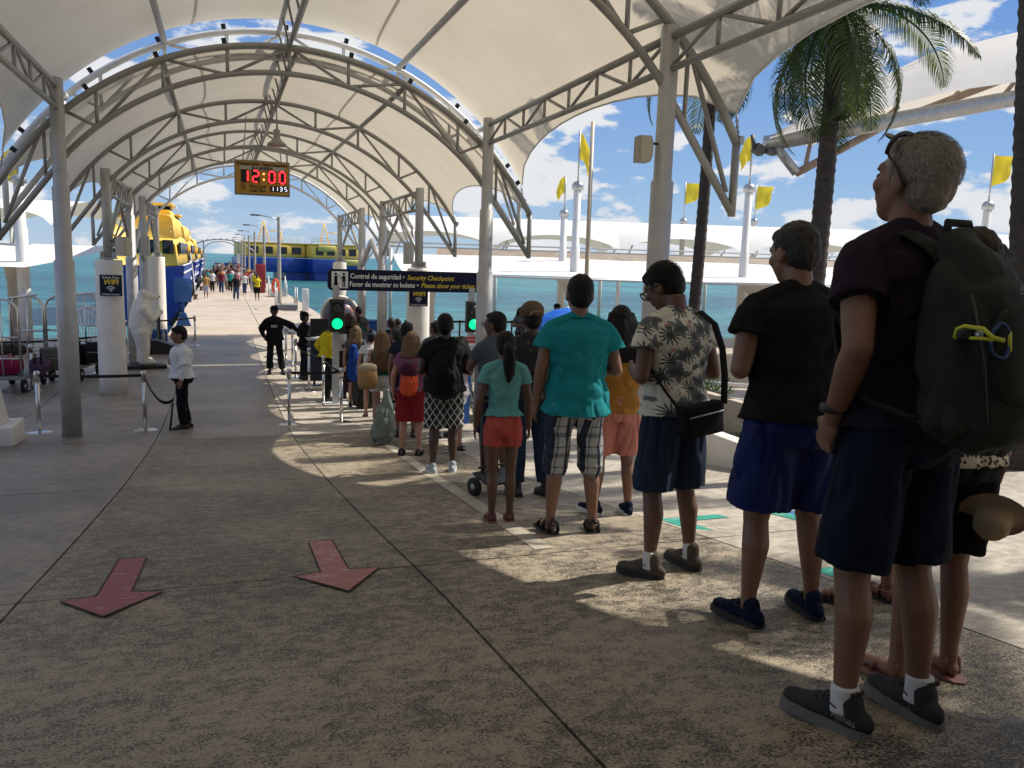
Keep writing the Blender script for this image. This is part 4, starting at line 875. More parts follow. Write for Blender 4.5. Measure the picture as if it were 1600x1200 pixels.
    for s, hip, kn, ank in legs:
        B.cap(hip, kn, .082*gt**.8, .053*gt**.4); c1_ = kn.lerp(ank, .3)+Vector((0, -.018, 0)); B.cap(kn, c1_, .050*gt**.4, .054*gt**.5); B.cap(c1_, ank.lerp(kn, .12), .054*gt**.5, .034); B.cap(ank.lerp(kn, .12), ank, .034, .034)
        f = feet[0 if s < 0 else 1]; fr = Matrix.Rotation(f[2], 3, 'Z'); zz = ank.z-.09
        B.cap(ank+Vector((0, 0, -.01)), ank+Vector((0, 0, -.045)), .034, .034)
        B.cap(Vector((ank.x, ank.y, .045+zz))+fr @ Vector((0, -.02, 0)), Vector((ank.x, ank.y, .038+zz))+fr @ Vector((0, .13, 0)), .030, .028, 10, fl=.9)
        for i in range(5): B.cap(Vector((ank.x, ank.y, .03+zz))+fr @ Vector(((i-2)*.015, .13, 0)), Vector((ank.x, ank.y, .026+zz))+fr @ Vector(((i-2)*.016, .165-abs(i-1)*.006, 0)), .011, .009, 6)
    body = obj('body', fuse(B, vox, 2), SKIN[skin], R)
    if eyes:
        for s in (-1, 1):
            e = MB(); e.ball(HM @ Vector((s*.031, .0735, 1.652)), .0095, nu=10, nv=7); obj('eye', e, EYE, R)
            e = MB(); e.tube([HM @ Vector((s*.014, .084, 1.669)), HM @ Vector((s*.03, .082, 1.674)), HM @ Vector((s*.048, .070, 1.669))], .0032, 6); obj('eyebrow', e, HAIR['black' if hair[1] != 'grey' else 'grey'], R)
    # ---- hair
    if hair and hair[0] != 'none':
        H = MB(); st = hair[0]
        H.ball((0, -.024, 1.676), (.082, .096, .092)); H.ball((0, -.045, 1.64), (.074, .072, .085))
        if st == 'short': H.ball((0, .02, 1.72), (.06, .055, .035))
        if st in ('long', 'wavy'):
            wv = .012 if st == 'wavy' else .004
            for i in range(9):
                x = (i-4)*.021; ln = hair[2] if len(hair) > 2 else 1.25
                pts = [(x*.8, -.07+abs(x)*.35, 1.70), (x*1.05, -.10+abs(x)*.4, 1.62), (x*1.2, -.115+abs(x)*.4, 1.52)]
                z = 1.44; j = 0
                while z > ln: pts.append((x*1.25+wv*sin(j*1.9+i), -.13+wv*cos(j*1.7+i), z)); z -= .05; j += 1
                H.tube(pts, [.03]*(len(pts)-2)+[.024, .012], 8)
            for s in (-1, 1): H.tube([(s*.07, -.02, 1.70), (s*.085, -.02, 1.6), (s*.088, -.03, 1.50), (s*.08, -.06, 1.42)], [.02, .022, .024, .015], 8)
        if st == 'pony':
            H.ball((0, -.115, 1.66), (.025, .03, .025)); H.tube([(0, -.12, 1.66), (0, -.165, 1.62), (.01, -.165, 1.52), (.015, -.15, 1.43), (.01, -.145, 1.36)], [.022, .042, .052, .042, .012], 12)
        if st == 'bun': H.ball((0, -.075, 1.76), (.045, .045, .04))
        app(H, 0, HM); obj('hair', fuse(H, max(.006, vox*.8), 1, .004, (60, 60, 14 if st != 'short' else 60), .006, dec=.8), HAIR[hair[1]], R)
        if st == 'pony': t_ = MB(); t_.lathe([(.024, -.008), (.028, 0), (.024, .008)], (0, 0, 0), 12); t_.v = [tuple(HM @ (Matrix.Translation((0, -.135, 1.65)) @ Matrix.Rotation(1.1, 4, 'X') @ Vector(v))) for v in t_.v]; obj('hair_tie', t_, M('tie', (.3, .3, .3), .3, .5), R)
    # ---- shirt
    if shirt:
        sm, hz, sl, lo = shirt[:4]; o_ = .012+lo
        T = MB()
        if sl >= 0: T.tube([(0, -.022, 1.42), (0, -.017, 1.462), (0, -.013, 1.492)], [.125, .094, .074], 20, ry=[.10, .082, .067], up=(0, 1, 0))
        rr = [r for r in rings if r[0] > hz+.02]
        rr = [(hz, rings[1][1]+.004+lo*.6, rings[1][2]+.006+lo*.6, -.005)]+rr[:-1]+([(1.465, .080, .062, -.012)] if sl >= 0 else [(1.44, .12, .085, -.01)])
        T.tube([(0, r[3], r[0]) for r in rr], [r[1]*gt+o_*(1 if r[0] < 1.43 else .5) for r in rr], 22, ry=[r[2]*gt+o_*(1 if r[0] < 1.43 else .5) for r in rr], up=(0, 1, 0))
        for s, a, e, w in arm:
            a_, e_, w_ = Vector(a), Vector(e), Vector(w)
            if sl >= 0: T.cap((s*.035, -.020, 1.478), (s*.15, -.014, 1.420), .056, .068); T.cap((s*.09, -.012, 1.412), a_+Vector((-s*.010, 0, .002)), .070, .064+lo*.2)
            if sl > 0: t_ = a_.lerp(e_, min(1, sl)); T.tube([a_, a_.lerp(t_, .5), t_], [.060*gt**.4+lo*.2, .061*gt**.4+lo*.7, .062*gt**.4+lo*1.0], 14)
            if sl > 1: t_ = e_.lerp(w_, sl-1); T.cap(e_, t_, .052+lo*.4, .036+lo*.3)
        app(T, 0, UM); obj('shirt', fuse(T, max(.0075, vox*.9), 2, .009, (9, 9, 11), .034, seed=loc[0]*7, ztop=1.40), sm, R)
        if len(shirt) > 4 and shirt[4] == 'collar':
            q = MB(); q.tube([(.082*cos(a)*1, -.014+.07*sin(a), 1.478+.012*sin(a)*-1) for a in [pi*.62+2*pi*.88*i/14-pi*.06*0 for i in range(15)]], .022, 8, ry=.007, up=(0, 0, 1)); app(q, 0, UM); obj('collar', q, sm, R)
    # ---- shorts / trousers / skirt
    if bottom:
        kind, bm_, ln, fl = bottom[:4]
        P_ = MB(); P_.tube([(0, 0, 1.05), (0, -.002, .97), (0, -.012, .90), (0, -.004, .84)], [(.148 if not fem else .142)*gt+.012, (.168)*gt+.014, .172*gt+.012+fl*.3, .165*gt+fl*.3], 20, ry=[.11*gt+.012, .126*gt+.012, .134*gt+.012+fl*.3, .12*gt+fl*.3], up=(0, 1, 0))
        for s, hip, kn, ank in legs:
            end = hip.lerp(kn, ln) if ln <= 1 else kn.lerp(ank, ln-1)
            if kind == 'skirt': continue
            if ln <= 1: P_.tube([hip+Vector((0, 0, .01)), hip.lerp(end, .5), end], [.096*gt**.8+.01, (.090*gt**.7+.012+fl*.6), (.082*gt**.6+.012+fl)], 16)
            else: P_.cap(hip, kn, .094*gt**.8, .068*gt**.5+fl*.5); P_.tube([kn, kn.lerp(end, .5)+Vector((0, -.006, 0)), end], [.068*gt**.5+fl*.5, .062*gt**.4+fl*.7, .056+fl], 14)
        if kind == 'skirt': P_.tube([(0, 0, .95), (0, 0, .90-ln*.4)], [.17*gt, .175*gt+fl], 20, ry=[.13*gt, .14*gt+fl], up=(0, 1, 0))
        obj({'shorts': 'shorts', 'skirt': 'skirt'}.get(kind, 'trousers'), fuse(P_, max(.0075, vox*.9), 2, .007+fl*.08, (10, 10, 5), .034+fl*.15, seed=loc[1]*5), bm_, R)
    if shoes:
        for (s, hip, kn, ank), f in zip(legs, feet):
            shoe(R, shoes[0], shoes[1], shoes[2], (ank.x, ank.y+.0, max(0, ank.z-.09)), f[2], 1.0, shoes[3] if len(shoes) > 3 else None)
            if sock:
                q = MB(); q.tube([(ank.x, ank.y, .06), (ank.x, ank.y, .10), (ank.x, ank.y, .10+sock[1])], [.045, .041, .042], 14); obj('sock', fuse(q, .007, 1), sock[0], R)
    R['_um'] = 0
    del R['_um']
    return R, UM, HM
# ---- materials of clothes with print
def print_mat(name, base, fn):
    m = bpy.data.materials.new(name); m.use_nodes = True; t = m.node_tree; p = t.nodes['Principled BSDF']; p.inputs['Roughness'].default_value = .85
    co = t.nodes.new('ShaderNodeTexCoord'); fn(t, t.nodes, t.links.new, co.outputs['Object'], p); return m
def _ramp(n, k, src, stops, inter='LINEAR'):
    r = n.new('ShaderNodeValToRGB'); r.color_ramp.interpolation = inter; e = r.color_ramp.elements
    while len(e) < len(stops): e.new(.5)
    for a, (p, c) in zip(e, stops): a.position = p; a.color = (*c, 1)
    k(src, r.inputs[0]); return r.outputs[0]
def f_leopard(t, n, k, co, p):
    v = n.new('ShaderNodeTexVoronoi'); v.inputs['Scale'].default_value = 60; v.inputs['Randomness'].default_value = 1; k(co, v.inputs[0])
    k(_ramp(n, k, v.outputs['Distance'], [(0, (.03, .025, .02)), (.42, (.03, .025, .02)), (.5, (.55, .50, .40)), (1, (.6, .55, .45))]), p.inputs['Base Color'])
def f_plaid(t, n, k, co, p):
    s = n.new('ShaderNodeSeparateXYZ'); k(co, s.inputs[0])
    def band(src, fr, ph, wd, mul=1.):
        a = n.new('ShaderNodeMath'); a.operation = 'MULTIPLY_ADD'; a.inputs[1].default_value = fr; a.inputs[2].default_value = ph+20; k(src, a.inputs[0])
        b = n.new('ShaderNodeMath'); b.operation = 'FRACT'; k(a.outputs[0], b.inputs[0]); c = n.new('ShaderNodeMath'); c.operation = 'LESS_THAN'; c.inputs[1].default_value = wd; k(b.outputs[0], c.inputs[0])
        d = n.new('ShaderNodeMath'); d.operation = 'MULTIPLY'; d.inputs[1].default_value = mul; k(c.outputs[0], d.inputs[0]); return d.outputs[0]
    xy = n.new('ShaderNodeMath'); xy.operation = 'MULTIPLY_ADD'; xy.inputs[1].default_value = .6; k(s.outputs['Y'], xy.inputs[0]); k(s.outputs['X'], xy.inputs[2])
    sl = xy.outputs[0]
    cur = None
    for q in (band(sl, 9, 0, .30, .62), band(sl, 9, .6, .10, .25), band(s.outputs['Z'], 7, .2, .22, .22), band(s.outputs['Z'], 7, .7, .06, .3), band(sl, 9, .82, .03, .5)):
        if cur is None: cur = q
        else:
            m_ = n.new('ShaderNodeMath'); m_.operation = 'ADD'; m_.use_clamp = True; k(cur, m_.inputs[0]); k(q, m_.inputs[1]); cur = m_.outputs[0]
    k(_ramp(n, k, cur, [(0, (.36, .37, .36)), (.22, (.16, .18, .20)), (.5, (.02, .028, .05)), (1, (.005, .008, .02))]), p.inputs['Base Color'])
def f_diamond(t, n, k, co, p):
    s = n.new('ShaderNodeSeparateXYZ'); k(co, s.inputs[0])
    def fr(src, f):
        a = n.new('ShaderNodeMath'); a.operation = 'MULTIPLY_ADD'; a.inputs[1].default_value = f; a.inputs[2].default_value = 20; k(src, a.inputs[0])
        b = n.new('ShaderNodeMath'); b.operation = 'PINGPONG'; b.inputs[1].default_value = 1; k(a.outputs[0], b.inputs[0]); return b.outputs[0]
    a = n.new('ShaderNodeMath'); a.operation = 'ADD'; k(fr(s.outputs['X'], 26), a.inputs[0]); k(fr(s.outputs['Z'], 17), a.inputs[1])
    b = n.new('ShaderNodeMath'); b.operation = 'SUBTRACT'; b.inputs[1].default_value = 1; k(a.outputs[0], b.inputs[0]); c = n.new('ShaderNodeMath'); c.operation = 'ABSOLUTE'; k(b.outputs[0], c.inputs[0])
    k(_ramp(n, k, c.outputs[0], [(0, (.62, .62, .56)), (.09, (.62, .62, .56)), (.13, (.01, .012, .012)), (.30, (.01, .012, .012)), (.34, (.12, .12, .11)), (.40, (.01, .012, .012))]), p.inputs['Base Color'])
def f_flower(t, n, k, co, p):
    """large grey hibiscus heads with petals and pink blossoms"""
    nz = n.new('ShaderNodeTexNoise'); nz.inputs['Scale'].default_value = 22; nz.inputs['Detail'].default_value = 3; k(co, nz.inputs[0])
    def vm(o, a, b):
        q = n.new('ShaderNodeVectorMath'); q.operation = o
        for i, x in enumerate((a, b)):
            if isinstance(x, tuple): q.inputs[i].default_value = x
            else: k(x, q.inputs[i])
        return q.outputs[0]
    def mt(o, a, b=0., c=None):
        q = n.new('ShaderNodeMath'); q.operation = o
        for i, x in enumerate((a, b) if c is None else (a, b, c)):
            if isinstance(x, (int, float)): q.inputs[i].default_value = x
            else: k(x, q.inputs[i])
        return q.outputs[0]
    fl = vm('MULTIPLY', co, (1, .25, 1)); pts = vm('ADD', fl, vm('MULTIPLY', nz.outputs['Color'], (.012, 0, .012)))
    def layer(sc, off, pet, rad, jag, seed):
        v = n.new('ShaderNodeTexVoronoi'); v.inputs['Scale'].default_value = sc; v.inputs['Randomness'].default_value = .55
        src = vm('ADD', pts, off); k(src, v.inputs[0])
        cen = n.new('ShaderNodeVectorMath'); cen.operation = 'SUBTRACT'; k(src, cen.inputs[0]); k(v.outputs['Position'], cen.inputs[1])
        s = n.new('ShaderNodeSeparateXYZ'); k(cen.outputs[0], s.inputs[0])
        ang = mt('ARCTAN2', s.outputs['Z'], s.outputs['X']); r = mt('MULTIPLY', n_len(s), sc)
        w = mt('MULTIPLY_ADD', mt('COSINE', mt('MULTIPLY', ang, pet)), jag, rad)
        return mt('SUBTRACT', w, r), r, ang
    def n_len(s): return mt('SQRT', mt('ADD', mt('MULTIPLY', s.outputs['X'], s.outputs['X']), mt('MULTIPLY', s.outputs['Z'], s.outputs['Z'])))
    A, rA, aA = layer(7.2, (0, 0, 0), 5, .31, .10, 0)
    Bq, rB, aB = layer(7.2, (.055, 0, .035), 13, .26, .14, 1)
    Cc, rC, aC = layer(9, (.03, 0, .06), 6, .12, .07, 2)
    inA = mt('GREATER_THAN', A, 0); inB = mt('GREATER_THAN', Bq, 0); inC = mt('GREATER_THAN', Cc, 0)
    vein = mt('MULTIPLY_ADD', mt('SINE', mt('MULTIPLY', aA, 35)), .25, .6)
    m1 = n.new('ShaderNodeMix'); m1.data_type = 'RGBA'; m1.inputs['A'].default_value = (.56, .54, .45, 1); m1.inputs['B'].default_value = (.40, .20, .16, 1); k(inC, m1.inputs['Factor'])
    m2 = n.new('ShaderNodeMix'); m2.data_type = 'RGBA'; k(m1.outputs['Result'], m2.inputs['A']); m2.inputs['B'].default_value = (.04, .055, .055, 1); k(inB, m2.inputs['Factor'])
    g = n.new('ShaderNodeMix'); g.data_type = 'RGBA'; g.inputs['A'].default_value = (.03, .04, .042, 1); g.inputs['B'].default_value = (.20, .22, .21, 1); k(mt('MULTIPLY', vein, mt('MULTIPLY', rA, 3.2)), g.inputs['Factor'])
    m3 = n.new('ShaderNodeMix'); m3.data_type = 'RGBA'; k(m2.outputs['Result'], m3.inputs['A']); k(g.outputs['Result'], m3.inputs['B']); k(inA, m3.inputs['Factor'])
    k(m3.outputs['Result'], p.inputs['Base Color'])
def f_dots(t, n, k, co, p):
    v = n.new('ShaderNodeTexNoise'); v.inputs['Scale'].default_value = 18; v.inputs['Detail'].default_value = 3; k(co, v.inputs[0])
    k(_ramp(n, k, v.outputs[0], [(0, (.008, .008, .009)), (.60, (.008, .008, .009)), (.66, (.13, .10, .04)), (1, (.16, .12, .04))]), p.inputs['Base Color'])
LEOP = print_mat('leopard_print', 0, f_leopard); PLAID = print_mat('plaid_cotton', 0, f_plaid); DIAM = print_mat('diamond_print', 0, f_diamond); FLOR = print_mat('hibiscus_print', 0, f_flower); GOLDP = print_mat('gold_print_on_black', 0, f_dots)
BLK = cloth('black_cotton', (.009, .009, .010)); NVY = cloth('navy_cotton', (.012, .017, .03)); DENIM = cloth('dark_denim', (.018, .03, .055), vs=30, bump=.4); WHT = cloth('white_cotton', (.62, .62, .60)); GRYC = cloth('grey_cotton', (.07, .09, .11))
TEALC = cloth('teal_polo_cotton', (.012, .215, .235)); AQUA = cloth('aqua_cotton', (.13, .36, .34)); CORAL = cloth('coral_cotton', (.50, .09, .07)); MUST = cloth('mustard_cotton', (.37, .17, .035)); PINKS = cloth('salmon_cotton', (.52, .20, .17))
BLUS = cloth('royal_blue_nylon', (.006, .014, .085), rough=.6); PURP = cloth('dark_plum_cotton', (.020, .012, .022)); NVSH = cloth('midnight_twill', (.006, .011, .022)); YEL = cloth('yellow_uniform', (.62, .50, .02)); REDS = cloth('brick_red_cotton', (.20, .015, .02)); PURT = cloth('mauve_cotton', (.20, .07, .13))
LILAC = cloth('lilac_vest', (.42, .34, .42)); GREENT = cloth('green_top', (.01, .12, .07)); KHAK = cloth('grey_brown_suede', (.09, .075, .06)); POLICE = cloth('black_uniform', (.008, .009, .012)); SOLEW = M('white_rubber', (.6, .6, .58), .6); SOLED = M('dark_sole', (.02, .02, .02), .7); SOLEG = M('grey_sole', (.14, .14, .13), .7)
LEATH = M('black_leather', (.012, .011, .01), .4); PINKL = M('pink_sandal', (.24, .11, .09), .5); BLUSH = cloth('blue_black_mesh', (.006, .010, .030)); GRYSH = cloth('pale_grey_canvas', (.33, .38, .40))
Q = 'people waiting in the ferry queue'
V1 = .0068
tall, UMt, HMt = person('tallest man at the near right, grey hair, plum shirt, navy shorts, looking up left', (2.0, 1.97), 1.86, radians(5), 'tan', ('short', 'grey'), ('pocket', 'down'),
    ((-.14, .02, .25), (.13, -.02, -.1)), (PURP, .93, .50, .022), ('shorts', NVSH, .92, .014), ('sneaker', M('grey_black_mesh', (.018, .018, .019), .8), SOLEG, M('black_lace', (.01, .01, .01), .8)), (10, 9), 5, 1.08, V1, Q, True, (WHT, .045), sw=1.10, hs=1.10)
tee, *_ = person('stocky man in black tee and royal blue shorts, second from the front of the picture', (2.36, 2.93), 1.76, radians(-6), 'tan', ('short', 'darkgrey'), ('front', 'front'),
    ((-.17, .0, .3), (.17, .03, -.1)), (BLK, .92, .46, .028), ('shorts', BLUS, .88, .04), ('sneaker', BLUSH, SOLED, LEATH), (14, -10), 5, 1.22, V1, Q, sw=1.15)
flor, *_ = person('man in cream shirt with grey hibiscus print, denim shorts and black shoulder bag, looking down', (2.30, 3.82), 1.70, radians(12), 'brown', ('short', 'black'), ('front', 'front'),
    ((-.15, .0, .4), (.17, .02, -.05)), (FLOR, .92, .45, .024), ('shorts', DENIM, .95, .02), ('boot', KHAK, SOLED), (22, -30), 5, 1.12, V1, Q, False, (WHT, .06), sw=1.08)
teal, *_ = person('man in teal polo shirt and plaid knee shorts with sandals', (2.28, 5.08), 1.77, radians(-14), 'tan', ('short', 'black'), ('down', 'front'),
    ((-.15, .02, .35), (.15, .02, -.1)), (TEALC, .86, .50, .035, 'collar'), ('shorts', PLAID, 1.03, .045), ('sandal', LEATH, SOLED), (4, -4), 2, 1.12, .0085, Q, sw=1.06)
girl, *_ = person('girl with black ponytail, aqua top and coral shorts', (1.97, 5.70), 1.43, radians(-10), 'brown', ('pony', 'black'), ('down', 'down'),
    ((-.09, 0, .1), (.08, .01, -.1)), (AQUA, 1.0, .40, .012), ('shorts', CORAL, .42, .012), ('flat', PINKL, PINKL), (0, -4), 0, .93, .0085, Q, fem=True)
must, *_ = person('woman with long black hair in mustard top and salmon pink shorts', (2.87, 5.62), 1.62, radians(-12), 'tan', ('long', 'black', 1.30), ('down', 'front'),
    ((-.15, .05, .5), (.13, 0, 0)), (MUST, .90, 0.0, .02), ('shorts', PINKS, .88, .02), ('runner', BLUSH, SOLEW), (8, -8), 1, 1.12, .0085, Q, twist=-10, fem=True)
capm, *_ = person('man in backwards brown cap, gold printed black tee and blue jeans', (2.62, 6.85), 1.73, radians(0), 'dark', ('short', 'black'), ('front', 'front'),
    ((-.12, 0, .1), (.13, -.08, 0)), (GOLDP, .92, .45, .03), ('trousers', DENIM, 1.85, .02), ('boot', LEATH, SOLED), (0, -4), 2, 1.08, .010, Q)
greym, *_ = person('man in slate grey tee with black glasses, hand raised to his chin', (2.62, 7.9), 1.74, radians(14), 'brown', ('short', 'black'), ('chin', 'down'),
    ((-.12, 0, .1), (.12, 0, 0)), (GRYC, .92, .45, .02), ('shorts', NVSH, .9, .02), ('runner', SOLEW, SOLEW), (30, -4), 0, 1.03, .010, Q)
blk, *_ = person('man in black shirt with black and white diamond print shorts and pale grey shoes', (2.33, 8.80), 1.78, radians(-16), 'dark', ('short', 'black'), ('front', 'front'),
    ((-.11, -.04, .3), (.11, .06, 0)), (BLK, .92, .48, .035), ('shorts', DIAM, .92, .03), ('runner', GRYSH, SOLEW), (-12, 2), 0, 1.15, .010, Q, twist=8, sw=1.08)
girl2, *_ = person('girl with long wavy brown hair, lilac vest and white shorts, standing sideways', (3.03, 10.6), 1.56, radians(60), 'fair', ('wavy', 'brown', 1.22), ('front', 'down'),
    ((-.1, 0, .1), (.1, .06, 0)), (LILAC, 1.0, -1, .008), ('shorts', WHT, .35, .014), ('runner', LEATH, SOLEW), (10, -6), 0, .95, .011, Q, fem=True)
orng, *_ = person('woman in mauve top and brick red shorts wearing a small backpack', (2.32, 10.45), 1.62, radians(-22), 'fair', ('wavy', 'fairbrown', 1.40), ('down', 'front'),
    ((-.12, 0, .1), (.13, 0, 0)), (PURT, .95, .40, .02), ('shorts', REDS, .95, .03), ('sandal', LEATH, SOLED), (0, -6), 0, 1.12, .011, Q, fem=True)
navm, *_ = person('man in navy polo with his left arm hanging, beside the woman in white shorts', (2.72, 12.6), 1.80, radians(-20), 'tan', ('short', 'black'), ('down', 'front'),
    ((-.12, 0, .1), (.12, 0, 0)), (NVY, .92, .45, .03, 'collar'), ('shorts', NVSH, .9, .02), ('runner', LEATH, SOLED), (-25, -4), 0, 1.05, .012, Q)
longh, *_ = person('woman with waist length light brown hair, green top and white shorts', (2.45, 13.3), 1.66, radians(-16), 'fair', ('long', 'fairbrown', 1.12), ('down', 'down'),
    ((-.10, 0, .1), (.10, .08, 0)), (GREENT, 1.0, -1, .01), ('shorts', WHT, .42, .02), ('flat', PINKL, PINKL), (10, -4), 0, 1.0, .012, Q, fem=True)
behm, *_ = person('dark haired man in white shirt, mostly hidden behind the black shirt man', (3.55, 13.6), 1.74, radians(-10), 'brown', ('short', 'black'), ('down', 'front'),
    ((-.12, 0, .1), (.12, 0, 0)), (WHT, .92, .45, .03), ('shorts', NVSH, .9, .02), ('runner', LEATH, SOLED), (0, -4), 0, 1.0, .014, Q)
behm2, *_ = person('dark haired man in grey tee glimpsed between two men further back', (3.75, 14.9), 1.80, radians(0), 'brown', ('short', 'black'), ('down', 'front'),
    ((-.12, 0, .1), (.12, 0, 0)), (GRYC, .92, .45, .03), ('shorts', NVSH, .9, .02), ('runner', LEATH, SOLED), (40, -4), 0, 1.0, .014, Q)
hatw, *_ = person('woman in white top, dark skirt and grey cap ahead of the long haired woman', (2.62, 15.3), 1.60, radians(-10), 'fair', ('bun', 'black'), ('down', 'front'),
    ((-.10, 0, .1), (.10, 0, 0)), (WHT, .86, .40, .02), ('skirt', NVSH, .75, .02), ('flat', PINKL, PINKL), (0, -6), 0, 1.05, .013, Q, fem=True)
blnd, *_ = person('woman with loose fair hair in grey tee, blue bag on her back', (2.52, 16.5), 1.64, radians(-20), 'fair', ('wavy', 'fairbrown', 1.33), ('down', 'front'),
    ((-.11, 0, .1), (.11, 0, 0)), (GRYC, .95, .40, .02), ('shorts', BLK, .8, .02), ('runner', LEATH, SOLEW), (0, -6), 0, 1.0, .013, Q, fem=True)
tblk, *_ = person('tall person all in black with curly brown hair beside the signal post', (2.62, 17.9), 1.84, radians(-10), 'tan', ('wavy', 'brown', 1.55), ('down', 'front'),
    ((-.12, 0, .1), (.12, 0, 0)), (BLK, .88, 1.5, .045), ('trousers', cloth('speckled_trousers', (.05, .03, .035), var=.5, vs=60), 1.9, .03), ('runner', LEATH, SOLED), (0, -4), 0, 1.15, .013, Q)
xA, *_ = person('person in dark green tee standing before the mosaic dome', (3.0, 19.5), 1.72, radians(20), 'brown', ('short', 'brown'), ('front', 'front'),
    ((-.12, 0, .1), (.12, 0, 0)), (cloth('green_tee', (.02, .07, .05)), .92, .45, .03), ('trousers', DENIM, 1.9, .02), ('runner', LEATH, SOLED), (0, -4), 0, 1.0, .014, Q)
xB, *_ = person('woman in pink tee half hidden behind the yellow shirt attendant', (2.55, 19.2), 1.60, radians(30), 'brown', ('long', 'black', 1.4), ('front', 'front'),
    ((-.12, 0, .1), (.12, 0, 0)), (cloth('pink_tee', (.45, .12, .16)), .92, .45, .03), ('trousers', BLK, 1.9, .02), ('runner', LEATH, SOLED), (0, -4), 0, 1.0, .014, Q, fem=True)
yell, *_ = person('attendant in bright yellow shirt and black trousers leaning on the barrier post', (2.06, 17.5), 1.72, radians(-62), 'dark', ('short', 'black'), ((( .30, -.06, 1.16), (.24, .16, 1.0)), 'front'),
    ((-.10, .10, .1), (.12, -.04, 0)), (YEL, .95, 1.85, .022, 'collar'), ('trousers', POLICE, 1.95, .02), ('runner', LEATH, SOLED), (0, -14), 8, 1.08, .011, eyes=True)
polc, *_ = person('policewoman in black cap and uniform behind the desk, facing right', (1.92, 20.9), 1.66, radians(-75), 'brown', ('bun', 'black'), ('front', 'front'),
    ((-.10, 0, .1), (.10, 0, 0)), (POLICE, .92, 1.7, .03), ('trousers', POLICE, 1.95, .02), ('runner', LEATH, SOLED), (0, 0), 0, 1.1, .012, eyes=True, fem=True)
secg, *_ = person('security guard in black uniform and cap, one hand on a barrier post', (1.26, 22.0), 1.74, radians(176), 'dark', ('short', 'black'), (((.44, -.02, 1.25), (.62, .02, 1.08)), ((.31, -.06, 1.16), (.24, .12, .98))),
    ((-.20, .04, .3), (.13, 0, -.2)), (POLICE, .90, 1.9, .04), ('trousers', POLICE, 1.85, .035), ('boot', LEATH, SOLED), (8, -6), 0, 1.12, .010, eyes=True, sw=1.08, hs=1.22)
whtg, *_ = person('attendant in white long sleeved shirt and black trousers, in profile beside the barrier', (-.66, 14.6), 1.68, radians(98), 'tan', ('short', 'black'), ('down', 'down'),
    ((-.07, .03, .1), (.10, -.05, -.1)), (cloth('white_uniform', (.66, .68, .70)), .93, 1.9, .028, 'collar'), ('trousers', POLICE, 1.95, .022), ('runner', LEATH, SOLED), (0, -10), 0, 1.34, .0095, eyes=True, hs=1.32)
for q_ in ((3.25, 12.3, 1.70, 'short', 'black', GRYC, 'man in grey tee behind the navy polo man'), (3.3, 16.0, 1.68, 'long', 'brown', BLK, 'brown haired woman in black top deep in the queue'), (3.45, 17.6, 1.75, 'short', 'brown', NVY, 'man in navy tee right of the signal post deep in the queue'), (2.95, 20.8, 1.62, 'bun', 'black', cloth('cream_tee', (.42, .36, .28)), 'woman in cream tee with a bun, in front of the mosaic globe'),
           (3.4, 21.8, 1.78, 'short', 'black', BLK, 'tall man in black tee right of the mosaic globe'), (2.75, 22.4, 1.70, 'long', 'black', PURT, 'woman in mauve top left of the mosaic globe'), (3.85, 18.9, 1.66, 'short', 'black', cloth('rust_tee', (.16, .05, .03)), 'man in rust coloured tee between two white columns'), (2.88, 14.3, 1.70, 'short', 'darkgrey', NVSH, 'grey haired man in dark tee beside the woman in white shorts')):
    person(q_[6], (q_[0], q_[1]), q_[2], radians(random.uniform(-20, 20)), 'tan', (q_[3], q_[4], 1.38), ('front', 'down'), ((-.12, 0, .1), (.12, 0, 0)), (q_[5], .92, .45, .02), ('trousers', DENIM, 1.85, .02), ('runner', LEATH, SOLED), (random.uniform(-25, 25), -4), 0, 1.06, .014, Q)
leop, *_ = person('woman in leopard print top and black shorts beside the tallest man, mostly hidden by him', (2.44, 2.17), 1.62, radians(-12), 'tan', ('wavy', 'brown', 1.42), ('down', 'down'),
    ((-.15, .0, .35), (.09, .03, .1)), (LEOP, .90, .30, .02), ('shorts', BLK, .86, .02), ('flat', PINKL, PINKL), (0, -4), 0, 1.0, .009, Q, fem=True)
foot1, *_ = person('person in olive tee and brown shorts hidden behind the stocky man', (2.92, 3.0), 1.50, radians(0), 'tan', ('short', 'brown'), ('front', 'front'),
    ((-.13, 0, .5), (.13, 0, 0)), (cloth('olive_tee', (.04, .05, .03)), .92, .40, .02), ('shorts', cloth('brown_shorts', (.06, .04, .03)), .9, .02), ('sandal', PINKL, SOLED), (0, -10), 0, 1.0, .011, Q)
railw, *_ = person('dark haired woman in grey tee leaning back on the far railing with folded arms', (8.95, 24.5), 1.66, radians(165), 'brown', ('long', 'black', 1.38), ('cross', 'cross'),
    ((-.10, 0, .1), (.10, 0, 0)), (GRYC, .92, .45, .02), ('trousers', NVSH, 1.9, .02), ('runner', LEATH, SOLED), (15, 0), 0, 1.0, .013, eyes=True, fem=True)
railm, *_ = person('man in dark cap and white shirt standing by the far railing', (10.1, 24.3), 1.78, radians(190), 'tan', ('short', 'black'), ('down', 'front'),
    ((-.10, 0, .1), (.10, 0, 0)), (WHT, .92, .45, .02), ('trousers', NVSH, 1.9, .02), ('runner', LEATH, SOLED), (0, 0), 0, 1.0, .013, eyes=True)
def fit(txt, m, par, x0, x1, z, y, size, **k):
    o = text(txt, size, m, par, (0, y, z), align='LEFT', **k); xs = [v.co.x for v in o.data.vertices]; s_ = (x1-x0)/(max(xs)-min(xs)); o.scale = (s_, 1, 1); o.location.x = x0-min(xs)*s_; return o
